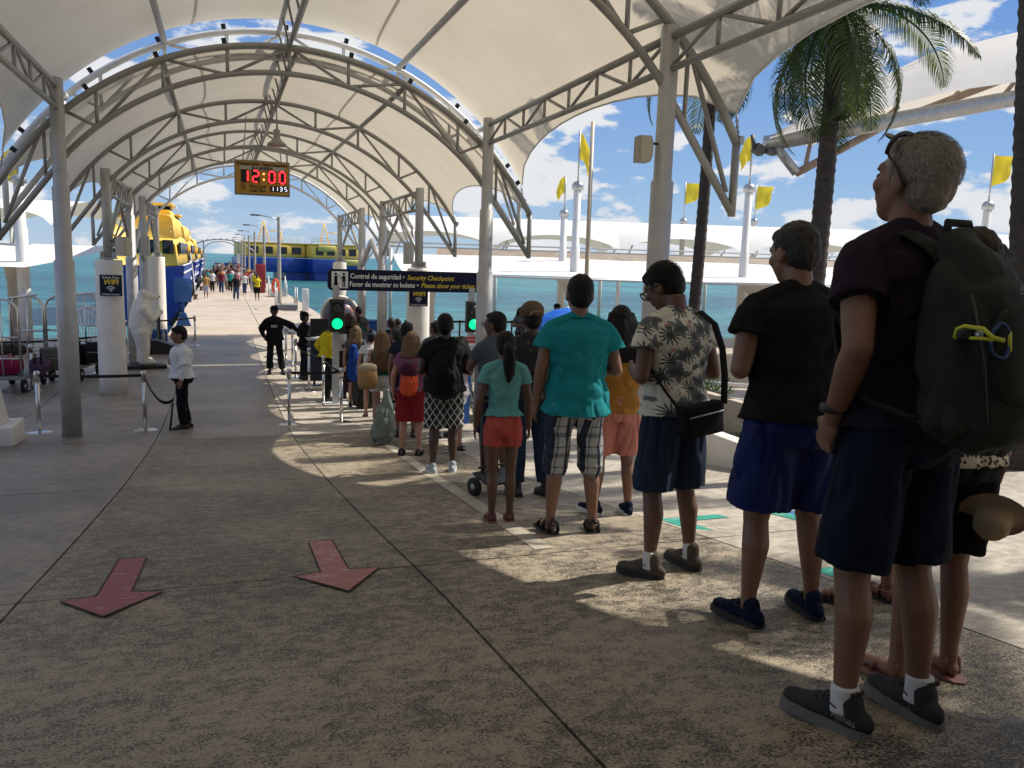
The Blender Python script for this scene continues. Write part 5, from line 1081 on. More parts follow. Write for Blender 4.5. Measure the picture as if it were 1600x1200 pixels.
# ================================================================ signs, stanchions, carts, bear and bags
ck = thing('departure_clock', 'hanging yellow departure board with red digital 12:00 under the canopy ridge', 'clock', (.88, 19.2, 4.72), radians(-2))
b = MB(); b.box((0, 0, 0), (1.16, .14, .74), bev=.01); obj('case', b, M('grey_frame', (.22, .21, .20), .5), ck)
b = MB(); b.box((0, -.072, 0), (1.10, .01, .68)); obj('panel', b, M('mustard_panel', (.42, .24, .03), .5), ck)
INK = M('sign_ink', (.015, .012, .01), .6)
fit('Próxima Salida · Next Departure', INK, ck, -.53, .53, .29, -.082, .095, font_bold=.0022); b = MB(); b.box((0, -.080, .205), (.94, .006, .085)); obj('name_strip', b, M('pale_grey_strip', (.42, .40, .36), .6), ck); fit('ISLA MUJERES', INK, ck, -.22, .22, .203, -.087, .085, font_bold=.0025)
LEDR = M('led_red', (1., .02, .03), .4, emit=3.2); LEDO = M('led_orange', (1., .30, .08), .4, emit=4.); LEDW = M('led_white', (.75, .8, 1.), .4, emit=1.3); OFF = M('led_off', (.012, .012, .013), .4)
SEG = {'0': 'abcdef', '1': 'bc', '2': 'abged', '3': 'abgcd', '5': 'afgcd'}
def digit(parent, ch, x, z, w, h, t, m, y=-.09, back=True, bm=OFF):
    if back: b = MB(); b.box((x, y+.008, z), (w*1.45, .008, h*1.16)); obj('digit_window', b, bm, parent)
    P_ = {'a': (0, h/2, w*.7, t), 'd': (0, -h/2, w*.7, t), 'g': (0, 0, w*.7, t), 'b': (w/2, h/4, t, h*.42), 'c': (w/2, -h/4, t, h*.42), 'f': (-w/2, h/4, t, h*.42), 'e': (-w/2, -h/4, t, h*.42)}
    for s_ in SEG[ch]: a = P_[s_]; b = MB(); b.box((x+a[0], y, z+a[1]), (a[2], .008, a[3]), bev=.003); obj('segment', b, m, parent)
for ch, x in (('1', -.36), ('2', -.14), ('0', .20), ('0', .42)): digit(ck, ch, x, .03, .115, .235, .030, LEDR)
for z in (.09, -.03): b = MB(); b.ball((.03, -.085, z), .018, nu=10, nv=7); obj('colon_light', b, LEDO, ck)
b = MB(); b.box((.35, -.080, -.215), (.38, .006, .12)); obj('digit_window', b, OFF, ck)
for ch, x in (('1', .20), ('1', .29), ('3', .39), ('5', .49)): digit(ck, ch, x, -.215, .05, .085, .012, LEDW, -.088, False)
fit('Hora Local', INK, ck, -.27, .07, -.175, -.08, .085, font_bold=.0022); fit('Local Time', INK, ck, -.27, .07, -.27, -.08, .085, font_bold=.0022); b = MB(); b.box((-.10, -.080, -.222), (.34, .006, .005)); obj('rule', b, INK, ck)
b = MB(); b.tube([(-.40+.045*cos(a), -.082, -.18+.045*sin(a)) for a in [2*pi*i/20 for i in range(21)]], .005, 6); obj('emblem_ring', b, INK, ck); text('e', .07, INK, ck, (-.40, -.08, -.178)); text('ultramar', .035, INK, ck, (-.40, -.08, -.255))
for x in (-.4, .4): one_tube('hanger', [(x, 0, .36), (x*.8, .15, 1.32)], .012, STEEL, ck)
def pend(label, x, y, z):
    P_ = thing('pendant_lamp', label, 'lamp', (x, y, z)); one_tube('stem', [(0, 0, .25), (0, 0, .75)], .015, STEEL, P_)
    b = MB(); b.lathe([(.05, .27), (.07, .25), (.07, .10), (.09, .06), (.19, -.02), (.20, -.06), (.0, -.04)], (0, 0, 0), 20); obj('shade', b, M('lamp_grey', (.30, .28, .25), .5), P_)
pend('grey bell shaped pendant lamp hanging above the departure clock', 1.12, 18.0, 5.35)
# security sign and signal posts
sg = thing('security_sign', 'dark navy overhead sign reading security checkpoint, carried on two signal posts', 'sign', (3.62, 17.0, 2.62), 0)
b = MB(); pr = []; w2, h2, r_ = 1.60, .215, .09
for cx_, cz_, a0 in ((w2-r_, h2-r_, 0), (-w2+r_, h2-r_, pi/2), (-w2+r_, -h2+r_, pi), (w2-r_, -h2+r_, 1.5*pi)):
    for i in range(6): a = a0+pi/2*i/5; pr.append((cx_+r_*cos(a), cz_+r_*sin(a)))
b.prism(pr, -.03, .03, lambda x, z, y: (x, y, z)); obj('panel', b, NAVY, sg)
fit('Control de seguridad •', WHITEP, sg, -1.15, -.03, .078, -.036, .145, font_bold=.003); fit('Security Checkpoint', YELP, sg, .03, 1.04, .072, -.036, .14, font_bold=.002, shear=.2)
fit('Favor de mostrar su boleto •', WHITEP, sg, -1.16, .27, -.085, -.036, .145, font_bold=.003); fit('Please show your ticket', YELP, sg, .33, 1.50, -.085, -.036, .14, font_bold=.002, shear=.2)
b = MB(); b.box((-1.36, -.034, 0), (.33, .01, .34), bev=.0); obj('pictogram_panel', b, WHITEP, sg)
for dx, sk in ((-.08, True), (.08, False)):
    b = MB(); b.ball((-1.36+dx, -.045, .115), (.024, .006, .028)); b.box((-1.36+dx, -.042, .02), (.06, .008, .11)); 
    if sk: b.prism([(-.045, -.10), (.045, -.10), (.02, .0), (-.02, .0)], -.046, -.038, lambda x, z, y: (-1.36+dx+x, y, z))
    for q in (-.018, .018): b.box((-1.36+dx+q, -.042, -.09), (.018, .008, .11))
    b.tube([(-1.36+dx+(.03 if sk else -.03), -.044, .06), (-1.36+dx+(.065 if sk else -.06), -.044, .09 if sk else .03)], .009, 6); obj('pictogram', b, NAVY, sg)
GRN = M('signal_green', (.0, .80, .26), .4, emit=1.25)
def signal(label, x, y, zt, hz):
    P_ = thing('signal_post', label, 'signal light', (x, y, gz(y)), 0, 'posts with green signal lights'); g0 = gz(y)
    b = MB(); b.box((0, 0, (zt-g0)/2), (.13, .10, zt-g0)); b.box((0, 0, .015), (.5, .4, .03)); obj('post', b, M('white_signal_steel', (.55, .55, .55), .5, var=.15), P_)
    b = MB(); b.box((0, -.14, hz-g0), (.30, .17, .66), bev=.02); obj('housing', b, M('signal_black', (.012, .016, .014), .5), P_)
    for z, m_, nm in ((.155, M('signal_off', (.03, .035, .03), .3), 'unlit_lens'), (-.155, GRN, 'green_lens')):
        b = MB(); b.tube([(0, -.225, hz-g0+z), (0, -.24, hz-g0+z)], .108, 24); obj(nm, b, m_, P_)
        b = MB(); b.tube([(.122*cos(a), -.26+.02*sin(a), hz-g0+z+.122*sin(a)) for a in [pi*i/12 for i in range(13)]], .012, 6); obj('visor', b, BLACKP, P_)
    b = MB(); b.box((.12, -.06, hz-g0-.55), (.18, .10, .34), bev=.01); obj('junction_box', b, M('beige_box', (.45, .44, .42), .5), P_)
    b = MB(); b.box((.14, -.115, hz-g0-.62), (.07, .01, .07)); obj('reader_window', b, BLACKP, P_)
signal('signal post with lit green light below the left end of the security sign', 2.18, 16.96, 2.5, 1.90); signal('signal post with lit green light below the right end of the security sign', 5.06, 17.0, 2.5, 1.90)
# stanchions
def stanchion(label, x, y):
    P_ = thing('barrier_post', label, 'barrier post', (x, y, gz(y)), 0, 'belt barrier posts'); b = MB(); b.lathe([(.19, 0), (.19, .01), (.15, .022), (.03, .03)], (0, 0, 0), 28); obj('base', b, CHROME, P_)
    b = MB(); b.lathe([(.030, .02), (.030, .84)], (0, 0, 0), 14); obj('post', b, CHROME, P_); b = MB(); b.lathe([(.042, .84), (.042, .99), (.036, 1.0)], (0, 0, 0), 16); obj('belt_head', b, CHROME, P_)
SP = {'a': (-2.82, 14.74), 'b': (-1.24, 14.57), 'c': (1.08, 14.66), 'd': (1.99, 14.72), 'e': (1.97, 17.29), 'f': (1.84, 19.0), 'g': (1.72, 21.15), 'h': (1.83, 23.58), 'i': (1.74, 24.75), 'j': (-.87, 29.1), 'k': (-2.9, 22.6), 'l': (-2.75, 27.0), 'm': (-3.9, 19.9), 'n': (2.05, 19.9)}
LB = {'a': 'barrier post left of the big grey column, nearest the carts', 'b': 'barrier post whose belt droops to the white shirt attendant', 'c': 'front left barrier post at the walkway side of the queue', 'd': 'front barrier post closing the queue with a black belt', 'e': 'barrier post under the hand of the yellow shirt attendant', 'f': 'barrier post just behind the yellow shirt attendant', 'g': 'barrier post held by the security guard', 'h': 'barrier post beyond the guard, middle of three', 'i': 'farthest barrier post of the three beyond the guard', 'j': 'lone barrier post beside the walkway, behind the white shirt attendant', 'k': 'barrier post left of the polar bear', 'l': 'barrier post beside the white iron bench', 'm': 'barrier post among the luggage carts', 'n': 'barrier post by the police desk'}
for k_, (x, y) in SP.items(): stanchion(LB[k_], x, y)
def belt(label, a, c, sag=.03, za=.93, zc=.93, w=.05):
    a = Vector((a[0], a[1], gz(a[1])+za)); c = Vector((c[0], c[1], gz(c[1])+zc)); b = MB(); n = 16
    for sgn in (1,):
        vs = []
        for i in range(n+1):
            t = i/n; p = a.lerp(c, t)+Vector((0, 0, -sag*4*t*(1-t))); up_ = Vector((0, 0, w/2)); nn = (c-a).normalized().cross(up_).normalized()*.002; vs += [p+up_+nn, p-up_+nn, p-up_-nn, p+up_-nn]
        b.add(vs, [(4*i+k, 4*i+(k+1) % 4, 4*i+4+(k+1) % 4, 4*i+4+k) for i in range(n) for k in range(4)]+[(0, 1, 2, 3), (4*n+3, 4*n+2, 4*n+1, 4*n)], False)
    tag(obj('barrier_belt', b, M('black_webbing', (.012, .011, .012), .8)), label, 'belt', 'black barrier belts')
belt('black belt from the post left of the column to the next post', SP['a'], SP['b'], .02); belt('black belt drooping from its post to the white shirt attendant', SP['b'], (-.80, 14.75), .22, .93, .50)
belt('black belt across the front of the queue barrier', SP['c'], SP['d'], .02); belt('belt from the post under the attendant hand to the front post', SP['e'], SP['d'], .05); belt('belt between the yellow shirt attendant and the post behind', SP['f'], SP['e'], .05); belt('belt from the guard post towards the yellow shirt attendant', SP['g'], SP['f'], .12)
belt('belt between the two posts beyond the guard', SP['h'], SP['i'], .05); belt('belt from the polar bear to the lone walkway post', SP['l'], SP['j'], .03); belt('belt crossing behind the wifi pillar', SP['k'], SP['l'], .06); belt('sagging belt behind the luggage carts', (-6.5, 22), SP['k'], .12)
# wifi panels
def wifi(label, x, y, z):
    P_ = thing('wifi_sign', label, 'sign', (x, y, z), radians(-12), 'wifi signs on the white plinths'); b = MB(); b.box((0, 0, 0), (.44, .02, .44)); obj('panel', b, NAVY, P_)
    text('Gratis Free', .075, WHITEP, P_, (0, -.012, .165)); text('WIFI', .15, YELP, P_, (0, -.012, .065), font_bold=.004, shear=.2); text('Wireless Hotspot', .05, WHITEP, P_, (0, -.012, -.185))
    for r_ in (.035, .07, .105): b = MB(); b.tube([(r_*cos(a), -.013, -.125+r_*sin(a)) for a in [pi*(.22+.56*i/8) for i in range(9)]], .008, 6); obj('wave_arc', b, WHITEP, P_)
    b = MB(); b.ball((0, -.013, -.12), .012, nu=8, nv=5); obj('wave_dot', b, WHITEP, P_)
wifi('navy free wifi sign on the big white plinth at the left', -2.20, 19.155, 2.33); wifi('navy wifi sign on the plinth behind the security sign, half covered', 4.40, 19.16, 2.20)
# polar bear
br = thing('polar_bear_statue', 'white polar bear statue standing upright in profile, holding a bottle', 'statue', (-2.02, 23.6, .10), radians(-90+12))
B = MB(); B.tube([(0, .02, .75), (0, -.02, 1.0), (0, 0, 1.25), (0, .01, 1.5), (0, .02, 1.68)], [.27, .32, .31, .27, .19], 20, ry=[.24, .29, .29, .24, .19], up=(0, 1, 0))
B.ball((0, 0, 1.05), (.31, .30, .42)); B.ball((0, .10, 1.80), (.155, .19, .165)); B.cap((0, .20, 1.80), (0, .40, 1.765), .10, .062); B.cap((0, .02, 1.58), (0, .08, 1.78), .18, .15); B.ball((0, .2, 1.85), (.09, .08, .05))
for s in (-1, 1):
    B.ball((s*.11, .02, 1.93), (.04, .025, .045)); B.cap((s*.17, -.02, .85), (s*.17, .03, .40), .20, .145); B.cap((s*.17, .03, .40), (s*.17, 0, .12), .145, .12); B.cap((s*.17, -.02, .09), (s*.17, .20, .07), .11, .085)
    for q in range(4): B.ball((s*.17+(q-1.5)*.045, .29, .05), (.028, .04, .03))
    B.cap((s*.26, .02, 1.46), (s*.27, .22, 1.20), .13, .10); B.cap((s*.27, .22, 1.20), (s*.12, .42, 1.36), .10, .075); B.ball((s*.10, .46, 1.38), (.07, .07, .08))
BW = M('bear_fur', (.74, .70, .62), .85, var=.08, vs=10, bump=.6, bs=60)
obj('body', fuse(B, .014, 4, .008, (22, 22, 10), .008), BW, br)
b = MB(); b.ball((0, .465, 1.785), (.03, .02, .024)); obj('nose', b, BLACKP, br)
for s in (-1, 1): b = MB(); b.ball((s*.075, .225, 1.865), .016, nu=8, nv=6); obj('eye', b, BLACKP, br)
one_tube('mouth', [(-.05, .42, 1.735), (0, .455, 1.728), (.05, .42, 1.735)], .006, BLACKP, br); one_tube('cord', [(s*.19, .12*0+.05, 1.64) if s else (0, .22, 1.5) for s in (-1, 0, 1)], .008, M('blue_cord', (.25, .35, .45), .6), br)
b = MB(); b.box((0, .05, -.05), (.75, 1.0, .09), bev=.01); obj('plinth', b, BLACKP, br)
b = MB(); b.box((-.02, .42, .95), (.34, .04, .62)); tag(obj('notice_board', b, BLACKP), 'narrow black board hanging below the paws of the polar bear', 'board'); _n = bpy.context.scene.objects['notice_board']; _n.matrix_world = Matrix.Translation((-2.02, 23.6, .10)) @ Matrix.Rotation(radians(-78), 4, 'Z')
b = MB(); b.lathe([(.04, 0), (.045, .16), (.018, .24), (.02, .30)], (-1.50, 23.65, .72), 14); tag(obj('bottle', b, M('clear_plastic', (.4, .42, .42), .2)), 'pale bottle below the black board of the polar bear', 'bottle')
b = MB(); b.prism([(-.42, 0), (.42, 0), (.42, .22), (-.1, .42), (-.42, .42)], -.3, .3, lambda x, z, y: (-1.75+x, 26.9+y, z)); tag(obj('speaker_wedge', b, BLACKP), 'low black wedge box on the floor behind the polar bear', 'box')
b = MB(); b.box((-1.95, 29.1, .27), (.46, .5, .52), bev=.02); tag(obj('blue_bin', b, M('bin_blue', (.01, .05, .22), .5)), 'small dark blue bin at the foot of the farthest left column', 'bin')
bs = thing('poster_stand', 'blue poster stand at the left edge of the pier start', 'sign', (-1.55, 37.0, 0)); b = MB(); b.prism([(-.3, 0), (.3, 0), (.1, .55), (-.1, .55)], -.2, .2, lambda x, z, y: (x, y, z)); obj('foot', b, M('stand_blue', (.01, .07, .26), .5), bs); b = MB(); b.box((0, 0, .75), (.1, .1, .5)); obj('stem', b, M('stand_blue', (.01, .07, .26), .5), bs); b = MB(); b.box((0, 0, 1.5), (.68, .08, 1.0), bev=.01); obj('board', b, M('board_blue', (.02, .10, .32), .5), bs)
# bench
bn = thing('iron_bench', 'white iron bench with arched slatted back at the waterside left', 'bench', (-3.35, 24.2, 0), radians(-20))
b = MB(); b.tube([(.42*cos(a), 0, .95+.62*sin(a)) for a in [pi*i/18 for i in range(19)]], .03, 8); b.tube([(-.42, 0, .2), (-.42, 0, .97)], .03, 8); b.tube([(.42, 0, .2), (.42, 0, .97)], .03, 8); obj('frame', b, STEELW, bn)
b = MB(); b.tube([(.30*cos(a), 0, .95+.47*sin(a)) for a in [pi*i/18 for i in range(19)]], .018, 8); obj('inner_arc', b, STEELW, bn)
for i in range(-3, 4): one_tube('slat', [(i*.055, -.02, .50), (i*.125, .0, .95+sqrt(max(0, .36-(i*.125)**2))*.95)], .015, STEELW, bn)
b = MB(); b.box((0, -.28, .48), (.86, .5, .05), bev=.01); obj('seat', b, STEELW, bn)
for x in (-.4, .4): one_tube('leg', [(x, -.5, 0), (x, -.5, .48)], .025, STEELW, bn)
# luggage carts
def cart(label, x, y, rz, L_=1.7, Wd=.8, H=2.0):
    P_ = thing('luggage_cart', label, 'luggage cart', (x, y, 0), rz, 'wheeled luggage carts')
    b = MB(); b.box((0, 0, .34), (L_, Wd, .07), bev=.01); obj('deck', b, M('cart_grey', (.20, .20, .19), .6), P_)
    for sx in (-1, 1):
        q = L_/2*sx*.95; b = MB(); n = 16; b.tube([(q, -Wd*.42, .36), (q, -Wd*.42, H-.3)]+[(q, -Wd*.42*cos(pi*i/n), H-.3+.3*sin(pi*i/n)) for i in range(1, n)]+[(q, Wd*.42, H-.3), (q, Wd*.42, .36)], .028, 10); obj('hoop', b, CHROME, P_)
        one_tube('upright', [(q, 0, .36), (q, 0, H)], .02, CHROME, P_); one_tube('cross_bar', [(q, -Wd*.42, .75), (q, Wd*.42, .75)], .02, CHROME, P_); one_tube('cross_bar', [(q, -Wd*.42, 1.2), (q, Wd*.42, 1.2)], .02, CHROME, P_)
    one_tube('top_bar', [(-L_/2, -.2, H+.02), (L_/2, -.2, H+.02)], .03, CHROME, P_)
    for sx in (-1, 1):
        for sy in (-1, 1):
            w = MB(); w.tube([(L_*.38*sx, Wd*.4*sy-.03, .15), (L_*.38*sx, Wd*.4*sy+.03, .15)], .15, 20); wh = obj('wheel', w, RUBBER, P_); w = MB(); w.tube([(L_*.38*sx, Wd*.4*sy-.034, .15), (L_*.38*sx, Wd*.4*sy+.034, .15)], .06, 12); obj('hub', w, GALV, wh)
cart('front luggage cart left of the grey column, loaded with a pink duffel', -4.25, 20.3, radians(84)); cart('luggage cart with dark bags behind the grey column', -3.35, 21.9, radians(78), 1.5); cart('luggage cart at the very left edge', -5.5, 21.2, radians(95), 1.7)
def duffel(name, label, cat, x, y, z, l, r, rz, m_, m2):
    P_ = thing(name, label, cat, (x, y, z), rz); B = MB(); B.cap((-l/2+r, 0, r*.95), (l/2-r, 0, r*.95), r, r, 16); B.box((0, 0, r*.7), (l*.8, r*1.6, r*1.1)); obj('body', fuse(B, .02, 3, .015, (8, 8, 8), .02), m_, P_)
    b = MB(); b.tube([(-l*.15, -r*.9, r*1.2), (-l*.12, -r*.6, r*2.3), (l*.12, -r*.6, r*2.3), (l*.15, -r*.9, r*1.2)], .018, 8); obj('handle', b, m2, P_)
duffel('duffel_bag', 'bright pink duffel bag on the luggage cart', 'bag', -4.30, 19.75, .38, .62, .20, .1, cloth('hot_pink_nylon', (.25, .012, .06), rough=.5), cloth('pale_pink', (.5, .15, .2))); duffel('duffel_bag', 'flowered purple grey bag right of the pink duffel', 'bag', -3.72, 19.85, .38, .45, .19, -.1, cloth('purple_grey', (.10, .06, .10), var=.5), BLK); duffel('duffel_bag', 'olive bag lying on top of the pink duffel', 'bag', -4.35, 20.0, .76, .75, .13, .05, cloth('olive_nylon', (.05, .05, .03)), BLK); duffel('duffel_bag', 'black holdall on the second luggage cart', 'bag', -3.1, 21.5, .38, .7, .24, .2, BLK, BLK)
def suitcase(label, x, y, z, w, d, h, m_, rz=0):
    P_ = thing('suitcase', label, 'suitcase', (x, y, z), rz); b = MB(); b.box((0, 0, h/2+.04), (w, d, h), bev=.04); obj('shell', b, m_, P_)
    for s in (-1, 1): w_ = MB(); w_.tube([(s*w*.36-.01, 0, .03), (s*w*.36+.01, 0, .03)], .03, 10); obj('wheel', w_, RUBBER, P_)
    b = MB(); b.tube([(-w*.2, 0, h+.02), (-w*.2, 0, h+.16), (w*.2, 0, h+.16), (w*.2, 0, h+.02)], .012, 8); obj('handle', b, GALV, P_)
    b = MB(); b.box((0, -d/2-.004, h*.62), (w*.75, .01, .012)); obj('zip', b, GALV, P_)
suitcase('grey brown suitcase with a pale tag on the front luggage cart', -3.55, 20.15, .38, .42, .28, .5, cloth('taupe_shell', (.11, .10, .085), rough=.5)); suitcase('black suitcase with white label beside the wifi plinth', -2.85, 21.3, .38, .36, .25, .5, cloth('black_shell', (.015, .015, .015), rough=.4)); suitcase('large black suitcase standing among the queue by the signal post', 2.72, 16.4, gz(16.4), .50, .32, .78, cloth('black_shell', (.015, .015, .015), rough=.4), .3)
# kiosk pillar at the left edge
kp = thing('sign_pillar', 'white and grey sign pillar on a rendered base at the left edge', 'pillar', (-3.20, 13.7, 0)); b = MB(); b.box((0, 0, .32), (.62, .8, .34), bev=.02); obj('base', b, WHITEW, kp); b = MB(); b.prism([(-.30, .5), (.14, .5), (.02, 1.15), (-.02, 2.2), (-.30, 2.2)], -.22, .22, lambda x, z, y: (x, y, z)); obj('body', b, WHITEW, kp); b = MB(); b.box((-.18, -.235, 1.35), (.2, .02, 1.5)); obj('panel', b, M('grey_panel', (.25, .25, .25), .5), kp)
# devices on the columns
def speaker(label, x, y, z, rz, s=1., parts=True):
    P_ = thing('loudspeaker', label, 'speaker', (x, y, z), rz, 'beige loudspeakers on columns'); b = MB(); b.prism([(-.07, -.20), (.10, -.20), (.13, -.12), (.14, 0), (.13, .12), (.10, .20), (-.07, .20)], -.14*s, .14*s, lambda x, z, y: (x*s, y, z*s)); obj('cabinet', b, M('beige_plastic', (.50, .45, .37), .5), P_)
    b = MB(); b.box((-.08*s, 0, 0), (.02, .26*s, .40*s)); obj('grille', b, M('beige_grille', (.42, .38, .31), .6), P_); one_tube('bracket', [(.13*s, 0, .1*s), (.32*s, 0, .1*s)], .014, BLACKP, P_)
speaker('beige loudspeaker on the big grey column', 4.20, 7.95, 4.30, radians(-8), .66); speaker('beige loudspeaker on the column above the wifi plinth', -1.93, 19.3, 3.15, radians(160), 1.0)
for lb, x, y, z in (('grey junction box on the plinth column right of the security sign', 4.15, 19.2, 3.22), ('small grey box on the column behind the wifi plinth', -1.9, 24.0, 3.2)):
    b = MB(); b.box((x, y, z), (.22, .16, .52), bev=.01); tag(obj('junction_box', b, M('box_grey', (.45, .44, .41), .5)), lb, 'box')
fl = thing('floodlight', 'pale floodlight tube clamped to the flag column behind the stocky man', 'light', (15.35, 21.2, 1.85), radians(-20)); b = MB(); b.tube([(-.2, 0, .12), (.45, 0, -.05)], .10, 14); obj('tube', b, STEELW, fl); one_tube('bracket', [(.1, 0, 0), (.1, 0, -.3), (.25, 0, -.35)], .025, BLACKP, fl)
cam_ = thing('security_camera', 'white security camera on a bracket left of the big grey column', 'camera', (11.2, 19.0, 2.35), 0); b = MB(); b.box((0, 0, 0), (.42, .14, .14), Matrix.Rotation(-.3, 3, 'Y'), bev=.02); obj('housing', b, STEELW, cam_); one_tube('arm', [(.1, 0, 0), (.35, 0, -.2), (.35, 0, -.9)], .03, STEELW, cam_)
# mosaic dome, desk, bins, notice, umbrella
dm = thing('mosaic_globe', 'large globe covered in brown and blue mosaic beside the police desk', 'sculpture', (3.25, 24.3, 0)); b = MB(); b.ball((0, 0, 1.40), .50, nu=32, nv=20)
MO = bpy.data.materials.new('mosaic'); MO.use_nodes = True
def _mo(t=MO.node_tree):
    n = t.nodes; k = t.links.new; v = n.new('ShaderNodeTexVoronoi'); v.inputs['Scale'].default_value = 14; co = n.new('ShaderNodeTexCoord'); k(co.outputs['Object'], v.inputs[0]); r = n.new('ShaderNodeValToRGB'); e = r.color_ramp.elements; e[0].color = (.06, .03, .03, 1); e[1].color = (.25, .18, .10, 1); q = e.new(.5); q.color = (.05, .08, .16, 1); q = e.new(.75); q.color = (.22, .08, .06, 1); k(v.outputs['Color'], r.inputs[0]); k(r.outputs[0], n['Principled BSDF'].inputs['Base Color']); n['Principled BSDF'].inputs['Roughness'].default_value = .35
_mo(); obj('globe', b, MO, dm); b = MB(); b.lathe([(.35, 0), (.3, .7)], (0, 0, 0), 20); obj('pedestal', b, WHITEW, dm)
b = MB(); b.tube([(.52*cos(a), .02, 1.4+.52*sin(a)) for a in [pi*(-.1+1.2*i/24) for i in range(25)]], .05, 8); obj('rim', b, WHITEW, dm)
dk = thing('police_desk', 'dark blue desk with a screen where the policewoman stands', 'desk', (2.3, 19.95, 0)); b = MB(); b.box((0, 0, .62), (.72, .5, .95), bev=.01); obj('cabinet', b, M('desk_blue', (.012, .018, .04), .5), dk); b = MB(); b.box((0, 0, 1.12), (.85, .6, .03)); obj('top', b, GALV, dk); b = MB(); b.box((0, -.05, 1.40), (.68, .05, .42)); obj('screen', b, BLACKP, dk)
def bin_(label, x, y, w, h, m_):
    P_ = thing('waste_bin', label, 'bin', (x, y, gz(y)), 0, 'blue waste bins'); b = MB(); b.prism([(-w*.44, 0), (w*.44, 0), (w*.5, h), (-w*.5, h)], -w*.45, w*.45, lambda x, z, y: (x, y, z)); obj('body', b, m_, P_); b = MB(); b.box((0, 0, h+.03), (w*1.1, w*1.05, .07), bev=.02); obj('lid', b, m_, P_)
BB = M('bin_royal_blue', (.01, .10, .42), .45); bin_('blue waste bin in front of the column behind the wavy haired girl', 3.98, 14.15, .42, .98, BB); bin_('blue waste bin by the railing right of the mosaic globe', 4.45, 25.0, .6, 1.15, BB)
nb = thing('notice_sign', 'white notice sign with red header below the right signal light', 'sign', (5.02, 16.3, gz(16.3)), 0); b = MB(); b.box((0, 0, 1.05), (.62, .03, .8)); obj('panel', b, WHITEP, nb); b = MB(); b.box((0, -.018, 1.39), (.62, .01, .13)); obj('header', b, M('header_red', (.5, .02, .03), .5), nb); text('AVISO IMPORTANTE', .055, WHITEP, nb, (0, -.026, 1.39)); 
for i in range(8): b = MB(); b.box((0, -.018, 1.24-i*.07), (.5-.08*(i % 3), .004, .018)); obj('text_line', b, M('text_red_grey', (.35, .12, .12), .6), nb)
for x in (-.25, .25): one_tube('leg', [(x, .02, 0), (x, .02, .7)], .02, STEELW, nb)
um = thing('parasol', 'bright blue parasol beyond the shrubs behind the teal polo man', 'parasol', (7.15, 16.6, gz(16.6))); b = MB(); ns = 8; z0 = 1.72-gz(16.6); vs = [(0, 0, z0+.42)]; 
for rr_, zz in ((.30, .36), (.62, .22), (.88, .03), (.88, -.07)):
    for i in range(16): a = 2*pi*i/16; k_ = 1-.045*(i % 2) if rr_ > .5 else 1; vs.append((rr_*k_*cos(a), rr_*k_*sin(a), z0+zz))
fs = [(0, 1+i, 1+(i+1) % 16) for i in range(16)]+[(1+r*16+i, 1+(r+1)*16+i, 1+(r+1)*16+(i+1) % 16, 1+r*16+(i+1) % 16) for r in range(3) for i in range(16)]; b.add(vs, fs, False); obj('canopy', b, M('parasol_blue', (.01, .16, .72), .6, trans=.3), um); one_tube('pole', [(0, 0, 0), (0, 0, z0+.45)], .022, STEELW, um)
for i in range(8): a = pi/4*i; one_tube('rib', [(0, 0, z0+.38), (.86*cos(a), .86*sin(a), z0+.0)], .008, STEELW, um, 6)
# ================================================================ bags and things carried in the queue
def place(ob, M4): ob.matrix_world = M4
def pframe(P_): 
    k = P_.scale[0]; return Matrix.Translation(P_.location) @ Matrix.Rotation(P_.rotation_euler[2], 4, 'Z') @ Matrix.Scale(k, 4)
def backpack(name, label, person_, UMx, w, d, h, zc, mats, yo=-.17, extra=None, tilt=0):
    P_ = thing(name, label, 'backpack'); P_.matrix_world = pframe(person_) @ UMx @ Matrix.Translation((0, yo, zc)) @ Matrix.Rotation(radians(tilt), 4, 'X')
    B = MB(); B.tube([(0, -.02, -h*.5), (0, -.05, -h*.42), (0, -.06, -h*.1), (0, -.045, h*.18), (0, -.01, h*.38), (0, .02, h*.5)], [w*.40, w*.5, w*.5, w*.42, w*.30, w*.14], 20, ry=[d*.40, d*.56, d*.6, d*.48, d*.34, d*.2], up=(0, 1, 0)); obj('main_bag', fuse(B, max(.008, h*.016), 3, .012, (9, 9, 7), .05), mats[0], P_)
    B = MB(); B.ball((0, -d*.62-.02, -h*.12), (w*.36, d*.15, h*.27)); obj('front_pocket', fuse(B, .010, 2, .006, (9, 9, 9), .01), mats[1], P_)
    for s in (-1, 1):
        b = MB(); x = s*w*.30; z2 = 1.47-zc; b.tube([(x*.6, -.01, h*.36), (x*.68, .03, h*.45), (x*.76, .085, z2+.012), (x*.84, .16, z2+.026), (x*.92, .225, z2+.008), (x*1.0, .275, z2-.05), (x*1.08, .30, z2-.14), (x*1.25, .30, z2-.24), (x*1.55, .25, z2-.36), (x*1.75, .15, -h*.30), (x*1.5, .04, -h*.38), (x*1.2, -.02, -h*.40)], .032, 10, ry=.009, up=(0, 1, 0)); obj('strap', b, mats[2], P_)
    b = MB(); b.tube([(-.05, .0, h*.47), (-.04, .0, h*.55), (.04, .0, h*.55), (.05, .0, h*.47)], .012, 8); obj('grab_handle', b, mats[2], P_)
    return P_
OLV = cloth('olive_grey_nylon', (.024, .027, .023), rough=.7, var=.25, vs=5); OL2 = cloth('dark_olive_nylon', (.020, .025, .019), rough=.7)
bp = backpack('backpack', 'large olive grey backpack with yellow clip worn by the tallest man', tall, UMt, .37, .24, .56, 1.19, (OLV, OL2, OL2), -.185, tilt=-4)
for s in (-1, 1): one_tube('zip', [(s*.135, -.13, .10), (s*.15, -.17, -.05), (s*.135, -.16, -.22)], .004, BLACKP, bp, 6)
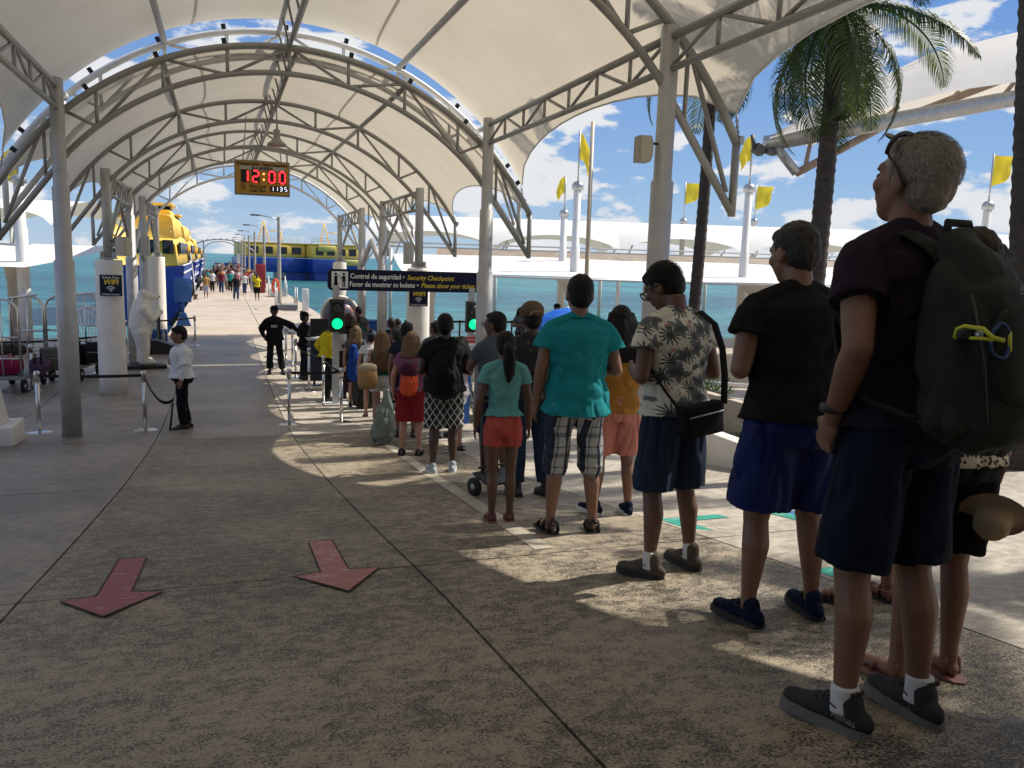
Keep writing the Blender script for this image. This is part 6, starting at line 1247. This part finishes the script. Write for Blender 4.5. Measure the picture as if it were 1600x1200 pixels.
tx = text('Eddie Bauer', .036, M('silver_thread', (.10, .11, .10), .5), bp, (.0, -.222, .10), (pi/2, 0, 0), shear=.3)
YL = M('lime_plastic', (.50, .55, .03), .4); cp = Matrix.Translation((-.175, -.12, -.03))
b = MB(); b.tube([(-.205, -.04, .0), (-.205, -.05, .035), (-.198, -.075, .045), (-.175, -.14, .035), (-.16, -.17, .0), (-.125, -.195, -.012)], .009, 8); b.tube([(-.205, -.04, .0), (-.195, -.085, -.002), (-.175, -.14, -.004), (-.155, -.17, -.010)], .007, 8); tag(obj('headlamp', b, YL), 'lime yellow headlamp clipped to the olive backpack', 'headlamp')
hl = bpy.context.scene.objects['headlamp']; hl.matrix_world = pframe(tall) @ UMt @ Matrix.Translation((-.045, -.27, 1.19)) @ Matrix.Scale(.62, 4)
q9 = MB(); q9.box((-.19, -.065, .012), (.05, .06, .045), Matrix.Rotation(-.7, 3, 'Z'), bev=.010); obj('lamp_body', q9, BLACKP, hl); q9 = MB(); q9.ball((-.165, -.115, .012), .018, nu=10, nv=7); obj('lens', q9, GALV, hl)
b = MB(); b.tube([(.028*cos(a), 0, .055*sin(a)*(1.0 if cos(a) > 0 else .9)) for a in [2*pi*i/20 for i in range(21)]], .0055, 8); cb = obj('carabiner', b, M('anodised_blue', (.05, .09, .22), .3, .8)); tag(cb, 'blue carabiner with yellow gate on the olive backpack', 'carabiner'); cb.matrix_world = pframe(tall) @ UMt @ Matrix.Translation((-.115, -.375, 1.18)) @ Matrix.Rotation(-.6, 4, 'Z') @ Matrix.Scale(.8, 4)
one_tube('gate', [(.028, 0, -.03), (.026, 0, .03)], .006, YL, cb)
b = MB(); b.tube([(.02*cos(a), 0, .02*sin(a)) for a in [2*pi*i/12 for i in range(13)]], .005, 6); ri_ = obj('ring', b, OL2, bp); ri_.location = (-.02, -.205, -.20)
sgk = thing('sunglasses', 'dark sunglasses pushed up on the grey hair of the tallest man', 'sunglasses'); sgk.matrix_world = pframe(tall) @ HMt
b = MB(); b.tube([(s_*.0+.086*cos(a), .030+.02*sin(a)*0, 1.700+.064*sin(a)) for s_, a in [(0, pi*(.02+.96*i/16)) for i in range(17)]], .0075, 8, ry=.004); obj('frame', b, BLACKP, sgk)
for s in (-1, 1):
    b = MB(); b.ball((s*.036, .052, 1.752), (.032, .005, .018), Matrix.Rotation(-.9, 3, 'X')); obj('lens', b, M('dark_lens', (.01, .02, .03), .08), sgk); one_tube('temple_arm', [(s*.084, .028, 1.705), (s*.088, -.01, 1.665), (s*.089, -.035, 1.625)], .0035, BLACKP, sgk)
w_ = ARMS['pocket'][1]; b = MB(); wc = UMt @ Vector((-w_[0]-.015, w_[1]-.012, w_[2]+.03)); b.tube([wc+Vector((.033*cos(a), .033*sin(a), 0)) for a in [2*pi*i/20 for i in range(21)]], .007, 8, ry=.013, up=(0, 0, 1)); obj('watch', b, BLACKP, tall)
text('MERRELL', .020, M('thread_grey', (.16, .16, .16), .6), [c for c in tall.children if c.name.startswith('shoe')][0], (-.052, -.03, .062), (pi/2, 0, -pi/2-.06))
for c in [c for c in tall.children if c.name.startswith('sock')]:
    x_ = c.data.vertices[0].co; cx_ = sum(v.co.x for v in c.data.vertices)/len(c.data.vertices); cy_ = sum(v.co.y for v in c.data.vertices)/len(c.data.vertices); text('PUMA', .020, INK, tall, (cx_+.0, cy_-.0475, .135), (pi/2, 0, 0), font_bold=.001)
backpack('backpack', 'black backpack worn over the black shirt above diamond print shorts', blk, Matrix.Identity(4), .36, .20, .50, 1.15, (BLK, BLK, BLK), -.17)
OR = cloth('orange_nylon', (.55, .075, .025), rough=.6); ob_ = backpack('backpack', 'small orange and plum backpack on the woman in mauve', orng, Matrix.Identity(4), .27, .15, .42, 1.14, (OR, OR, cloth('grey_green_strap', (.13, .19, .18))), -.15)
B = MB(); B.ball((0, -.05, .12), (.137, .105, .115)); obj('top_flap', fuse(B, .010, 2), cloth('plum_nylon', (.06, .015, .03)), ob_)
backpack('backpack', 'dark backpack on the navy polo man', navm, Matrix.Identity(4), .30, .14, .40, 1.2, (NVY, NVY, NVY), -.15)
B = MB(); B.cap((0, -.23, .72), (0, -.22, 1.32), .13, .10, 14); bb_ = obj('folded_blue_bag', fuse(B, .014, 2, .02, (6, 6, 3), .04), cloth('royal_blue_canvas', (.01, .045, .22))); tag(bb_, 'long royal blue bag hanging on the back of the fair haired woman', 'bag'); bb_.matrix_world = pframe(blnd)
# shoulder bag of the floral shirt man
sb = thing('shoulder_bag', 'black shoulder bag hanging behind the man in the hibiscus shirt', 'bag'); sb.matrix_world = pframe(flor)
B = MB(); B.box((-.01, -.215, .93), (.28, .08, .175), Matrix.Rotation(-.12, 3, 'Y')); obj('body', fuse(B, .010, 4, .006, (9, 9, 9), .012), BLK, sb); one_tube('zip', [(-.13, -.260, .950), (.11, -.260, .98)], .004, GALV, sb, 6)
b = MB(); b.tube([(.17, -.20, 1.0), (.172, -.19, 1.15), (.165, -.165, 1.3), (.14, -.12, 1.43), (.125, -.02, 1.492), (.11, .10, 1.42)], .026, 10, ry=.006, up=(0, -1, 0)); obj('strap', b, BLK, sb); b = MB(); b.tube([(-.14, -.19, .98), (-.19, -.12, 1.08), (-.21, .0, 1.2)], .018, 8, ry=.006); obj('strap', b, BLK, sb)
gl = thing('glasses', 'black framed glasses on the man in the hibiscus shirt', 'glasses'); gl.matrix_world = pframe(flor) @ [Matrix.Translation((0, 0, 0))][0]
_F = person  # keeps the head frame maths in one place
def headframe(lean, yaw, pitch): 
    U = Matrix.Translation((0, 0, .95)) @ Matrix.Rotation(radians(-lean), 4, 'X') @ Matrix.Translation((0, 0, -.95)); return U @ Matrix.Translation((0, .012, 1.512)) @ Matrix.Rotation(radians(yaw), 4, 'Z') @ Matrix.Rotation(radians(pitch), 4, 'X') @ Matrix.Scale(1.14, 4) @ Matrix.Translation((0, 0, -1.53))
def specs(P_, root, hf):
    P_.matrix_world = pframe(root) @ hf
    for s in (-1, 1):
        b = MB(); b.tube([(s*.034+.026*cos(a), .098, 1.650+.019*sin(a)) for a in [2*pi*i/14 for i in range(15)]], .0035, 6); obj('rim', b, BLACKP, P_); one_tube('temple_arm', [(s*.062, .094, 1.655), (s*.084, .02, 1.652), (s*.086, -.02, 1.64)], .004, BLACKP, P_)
specs(gl, flor, headframe(5, 22, -30)); gl2 = thing('glasses', 'thick black glasses on the man in the slate grey tee', 'glasses'); specs(gl2, greym, headframe(0, 30, -4))
cpo = thing('baseball_cap', 'brown baseball cap worn backwards by the man in the gold printed tee', 'cap'); cpo.matrix_world = pframe(capm) @ headframe(2, 0, -4)
B = MB(); B.ball((0, -.02, 1.705), (.096, .11, .085)); obj('crown', fuse(B, .008, 1), cloth('brown_cap_cotton', (.12, .085, .05)), cpo)
b = MB(); b.tube([(.055*cos(a), -.122-.0*sin(a), 1.665+.035*sin(a)) for a in [pi*i/12 for i in range(13)]], .008, 8); obj('strap_arch', b, cloth('tan_mesh', (.22, .16, .10)), cpo); b = MB(); b.prism([(-.07, 0), (.07, 0), (.05, .08), (-.05, .08)], 1.655, 1.663, lambda x, y, z: (x, .08+y, z)); obj('brim', b, cloth('brown_cap_cotton', (.12, .085, .05)), cpo)
def cap_on(label, root, hf, m_, nm='peaked_cap'):
    P_ = thing(nm, label, 'cap'); P_.matrix_world = pframe(root) @ hf; B = MB(); B.ball((0, -.015, 1.708), (.094, .108, .078)); obj('crown', fuse(B, .010, 1), m_, P_); b = MB(); b.prism([(-.075, 0), (.075, 0), (.06, .07), (.03, .095), (-.03, .095), (-.06, .07)], 1.692, 1.700, lambda x, y, z: (x, .06+y, z)); obj('brim', b, m_, P_)
    return P_
cap_on('black police cap on the guard with the SSC uniform', secg, headframe(0, 8, -6), POLICE); cap_on('black cap on the policewoman at the desk', polc, headframe(0, 0, 0), POLICE); cap_on('dark cap on the man by the far railing', railm, headframe(0, 0, 0), POLICE); cap_on('grey cap on the woman ahead of the long haired woman', hatw, headframe(0, 0, -6), GRYC); cap_on('dark cap on the yellow shirt attendant', yell, headframe(8, 0, -14), POLICE)
text('SSC', .085, M('ssc_white', (.6, .6, .6), .5), secg, (0, .205, 1.27), (pi/2, 0, pi), font_bold=.004, spacing=1.15)
# badge, lanyard, phone-like tag of the white shirt attendant, red cuff
b = MB(); b.tube([(-.05, .08, 1.47), (-.03, .165, 1.33), (0, .185, 1.24)], .005, 6); b.box((0, .195, 1.19), (.05, .02, .10)); obj('lanyard', b, BLACKP, whtg)
for c_, s in ((whtg, -1),): b = MB(); b.lathe([(.040, -.03), (.040, .03)], (s*.26, .04, .93), 14); obj('red_cuff', b, M('red_band', (.45, .02, .02), .6), c_)
b = MB(); b.tube([(-.80, 14.45, .60), (-.86, 14.45, .12)], .018, 8); tag(obj('baton', b, BLACKP), 'black baton pointing down beside the white shirt attendant', 'baton')
# straw bag, plastic sack, dolly, hat
sw_ = thing('straw_bag', 'round straw bag with pale lining carried by the woman in white shorts', 'bag', (2.18, 13.05, gz(13)+.74)); b = MB(); b.lathe([(.0, 0), (.14, .01), (.165, .12), (.15, .30), (.135, .31), (.13, .29)], (0, 0, 0), 20, 1, .6); obj('basket', b, M('straw', (.36, .21, .085), .9, var=.25, vs=30, bump=.8, bs=90), sw_); b = MB(); b.lathe([(.15, .29), (.145, .38), (.10, .41), (0, .40)], (0, 0, 0), 20, 1, .6); obj('lining', b, cloth('cream_cloth', (.45, .38, .28)), sw_); b = MB(); b.tube([(-.1, 0, .36), (-.07, 0, .56), (.07, 0, .56), (.1, 0, .36)], .012, 8); obj('handle', b, BLK, sw_)
B = MB(); B.tube([(0, 0, 0), (.0, 0, .12), (.02, 0, .38), (.05, 0, .62), (.06, 0, .80)], [.13, .19, .165, .09, .03], 16, ry=[.11, .16, .14, .07, .03]); ps = obj('plastic_sack', fuse(B, .012, 1, .03, (9, 9, 5), .06), M('thin_plastic', (.22, .26, .22), .3, trans=.4)); tag(ps, 'knotted translucent greenish plastic sack hanging beside the woman in brick red shorts', 'sack'); ps.location = (2.20, 11.75, gz(11.7)+.03)
dl = thing('hand_trolley', 'small folding hand trolley with black wheels beside the ponytail girl', 'trolley', (2.38, 7.05, gz(7.05)), radians(20)); b = MB(); b.box((0, 0, .16), (.36, .26, .02), Matrix.Rotation(.25, 3, 'X')); obj('plate', b, M('dark_steel', (.04, .04, .045), .5), dl)
for s in (-1, 1): w_ = MB(); w_.tube([(s*.19, .05, .085), (s*.23, .05, .085)], .085, 18); wh = obj('wheel', w_, RUBBER, dl); w_ = MB(); w_.tube([(s*.188, .05, .085), (s*.234, .05, .085)], .03, 10); obj('hub', w_, GALV, wh); one_tube('upright', [(s*.09, .08, .12), (s*.07, .16, .85)], .012, BLACKP, dl)
one_tube('crossbar', [(-.15, .07, .25), (.15, .07, .25)], .012, BLACKP, dl); one_tube('handle', [(-.07, .16, .85), (.07, .16, .85)], .014, BLACKP, dl)
ht = thing('straw_hat', 'pale straw hat with turned up brim held down by the leopard top woman', 'hat'); ht.matrix_world = Matrix.Translation((2.50, 2.02, 2.27)) @ Matrix.Rotation(-2.3, 4, 'Y') @ Matrix.Rotation(.5, 4, 'X') @ Matrix.Scale(.66, 4)
b = MB(); b.lathe([(.0, .13), (.06, .125), (.085, .09), (.09, .02), (.10, 0), (.15, -.015), (.165, .0), (.155, -.008), (.098, -.012), (.082, .0), (.08, .08), (.0, .115)], (0, 0, 0), 28); obj('hat_body', b, M('raffia', (.38, .28, .18), .9, var=.2, vs=40, bump=.8, bs=110), ht)
# rubbish and cables near the desk
b = MB(); b.box((1.98, 21.0, .05), (.3, .2, .09), bev=.02); tag(obj('cable_box', b, BLACKP), 'small black box on the floor by the guard barrier post', 'box')
# fuzz of short hairs on the tallest man
def fuzz(root, hf, n, ln, m_, sh=1.):
    b = MB(); k = 0
    while k < n:
        v = Vector((random.gauss(0, 1), random.gauss(0, 1), random.gauss(0, 1))).normalized()
        if v.z < -.35 or (v.y > .55 and v.z < .55): continue
        p = Vector((v.x*.084, -.026+v.y*.098, 1.674+v.z*.094)); tg = Vector((0, -.7, -.8)); tg = (tg-v*tg.dot(v)).normalized(); d = (tg+v*.22+Vector((random.gauss(0, .25), random.gauss(0, .25), random.gauss(0, .2)))).normalized(); s_ = d.cross(v)
        if s_.length < .1: continue
        s_ = s_.normalized()*.0009; e = p+d*ln*random.uniform(.5, 1.2); b.add([p-s_, p+s_, e], [(0, 1, 2)], False); k += 1
    o = obj('hair_strands', b, m_, root); o.matrix_local = hf; o['kind'] = 'stuff'
fuzz(tall, HMt, 8000, .012, M('hair_silver', (.30, .27, .225), .5)); fuzz(flor, headframe(5, 22, -30), 3000, .014, HAIR['black'])
# ================================================================ crowd walking up the pier
def variant(i):
    rn = random.Random(i*13+5); walk = .16 if i % 2 == 0 else -.16
    fe = ((-.09, walk, 0, .03 if walk < 0 else 0), (.09, -walk, 0, .03 if walk > 0 else 0))
    if i == 4: fe = ((-.1, .02, 0), (.1, -.02, 0))
    return dict(arms=(('swing', 'swingb') if walk < 0 else ('swingb', 'swing')) if i < 3 else ('down', 'front'), feet=fe, shirt=(WHT, .93, .45 if i != 3 else 1.6, .028), bottom=('shorts', WHT, .9, .025) if i in (1, 4) else ('trousers', WHT, 1.9, .02), g=1+.06*(i % 3), vox=.028, fem=(i in (1, 3)), hair=('short', 'black') if i not in (1, 3) else ('long', 'black', 1.38))
VAR = []
for i in range(5):
    v = variant(i); R_, _, _ = person('tmp', (0, -50, 0), 1.75, 0, skin='tan', shoes=None, **v); VAR.append(R_)
TOPS = [cloth('c_white', (.6, .6, .6)), cloth('c_maroon', (.14, .02, .03)), cloth('c_teal', (.02, .25, .24)), cloth('c_black', (.012, .012, .014)), cloth('c_grey', (.25, .26, .28)), cloth('c_mustard', (.45, .26, .08)), cloth('c_red', (.4, .03, .03)), cloth('c_green', (.03, .18, .08)), cloth('c_navy', (.02, .03, .08)), cloth('c_pink', (.5, .22, .25)), cloth('c_cream', (.55, .48, .38)), YEL]
TN = ['white', 'maroon', 'teal', 'black', 'grey', 'mustard', 'red', 'green', 'navy', 'pink', 'cream', 'bright yellow']
BOTS = [cloth('b_jeans', (.03, .055, .12)), cloth('b_black', (.012, .012, .014)), cloth('b_pale', (.38, .42, .48)), cloth('b_khaki', (.28, .22, .14))]; BN = ['blue', 'black', 'pale', 'khaki']
def walker(v, x, y, h, top, bot, sk, lab):
    src = VAR[v]; r = src.copy(); C.objects.link(r); r.location = (x, y, gz(y)); r.rotation_euler = (0, 0, pi+random.uniform(-.25, .25)); k = h/1.75; r.scale = (k, k, k); r['label'] = lab; r['category'] = 'person'; r['group'] = 'crowd walking up the pier'
    for ch in src.children:
        c = ch.copy(); C.objects.link(c); c.parent = r; s = ch.name.split('.')[0]
        m_ = {'shirt': TOPS[top], 'shorts': BOTS[bot], 'trousers': BOTS[bot], 'body': SKIN[sk]}.get(s)
        if m_: c.material_slots[0].link = 'OBJECT'; c.material_slots[0].material = m_
    for s in (-1, 1):
        pass
front = [(4, -1.03, 59.7, 1.66, 5, 2, 'tan', 'woman in mustard top and pale shorts, leftmost at the front of the crowd'), (0, -.7, 68.5, 1.70, 0, 1, 'tan', 'man in white shirt and black trousers second from the left in the crowd'), (2, -.04, 66.6, 1.80, 1, 0, 'tan', 'man in maroon tee and jeans at the left of the crowd front'), (0, .63, 69.1, 1.76, 2, 1, 'tan', 'man in teal tee and red cap look behind the black tee leader'),
         (2, .87, 57.0, 1.72, 3, 0, 'brown', 'man in black tee and jeans leading the crowd in the middle'), (0, 1.6, 65.2, 1.68, 0, 0, 'tan', 'person in white top and jeans with a backpack strap, right of the black tee man'), (4, 2.21, 57.4, 1.72, 11, 1, 'dark', 'attendant in bright yellow shirt and black trousers walking on the right'), (3, 2.45, 66.5, 1.70, 11, 1, 'brown', 'second yellow shirt attendant behind the first on the pier')]
front[3] = front[3][:7]+('man in teal tee and dark trousers behind the black tee leader',)
for f_ in front: walker(*f_)
rn = random.Random(4); seen = [(a[1], a[2]) for a in front]; cnt = 0; LABS = set()
while cnt < 78:
    y = 70+62*rn.random()**1.3; x = rn.uniform(-1.3, 2.9)
    if min((x-a)**2+((y-b_)/1.3)**2 for a, b_ in seen) < .30: continue
    seen.append((x, y)); tp = rn.choice([0, 0, 0, 0, 1, 2, 3, 3, 4, 4, 5, 6, 7, 8, 9, 9, 10, 0]); bt = rn.choice([0, 0, 1, 2, 3]); v = rn.randrange(5)
    side = 'left' if x < .3 else ('right' if x > 1.5 else 'middle'); far = 'near' if y < 82 else ('midway' if y < 100 else 'far back')
    lab_ = f"walker in {TN[tp]} top and {BN[bt]} {'shorts' if v in (1, 4) else 'trousers'}, {far} in the {side} of the crowd"
    if lab_ in LABS:
        seen.pop(); continue
    LABS.add(lab_); walker(v, x, y, rn.uniform(1.55, 1.82), tp, bt, rn.choice(['tan', 'brown', 'fair', 'tan', 'pink']), lab_); cnt += 1
for R_ in VAR:
    for ch in list(R_.children): bpy.data.objects.remove(ch)
    bpy.data.objects.remove(R_)
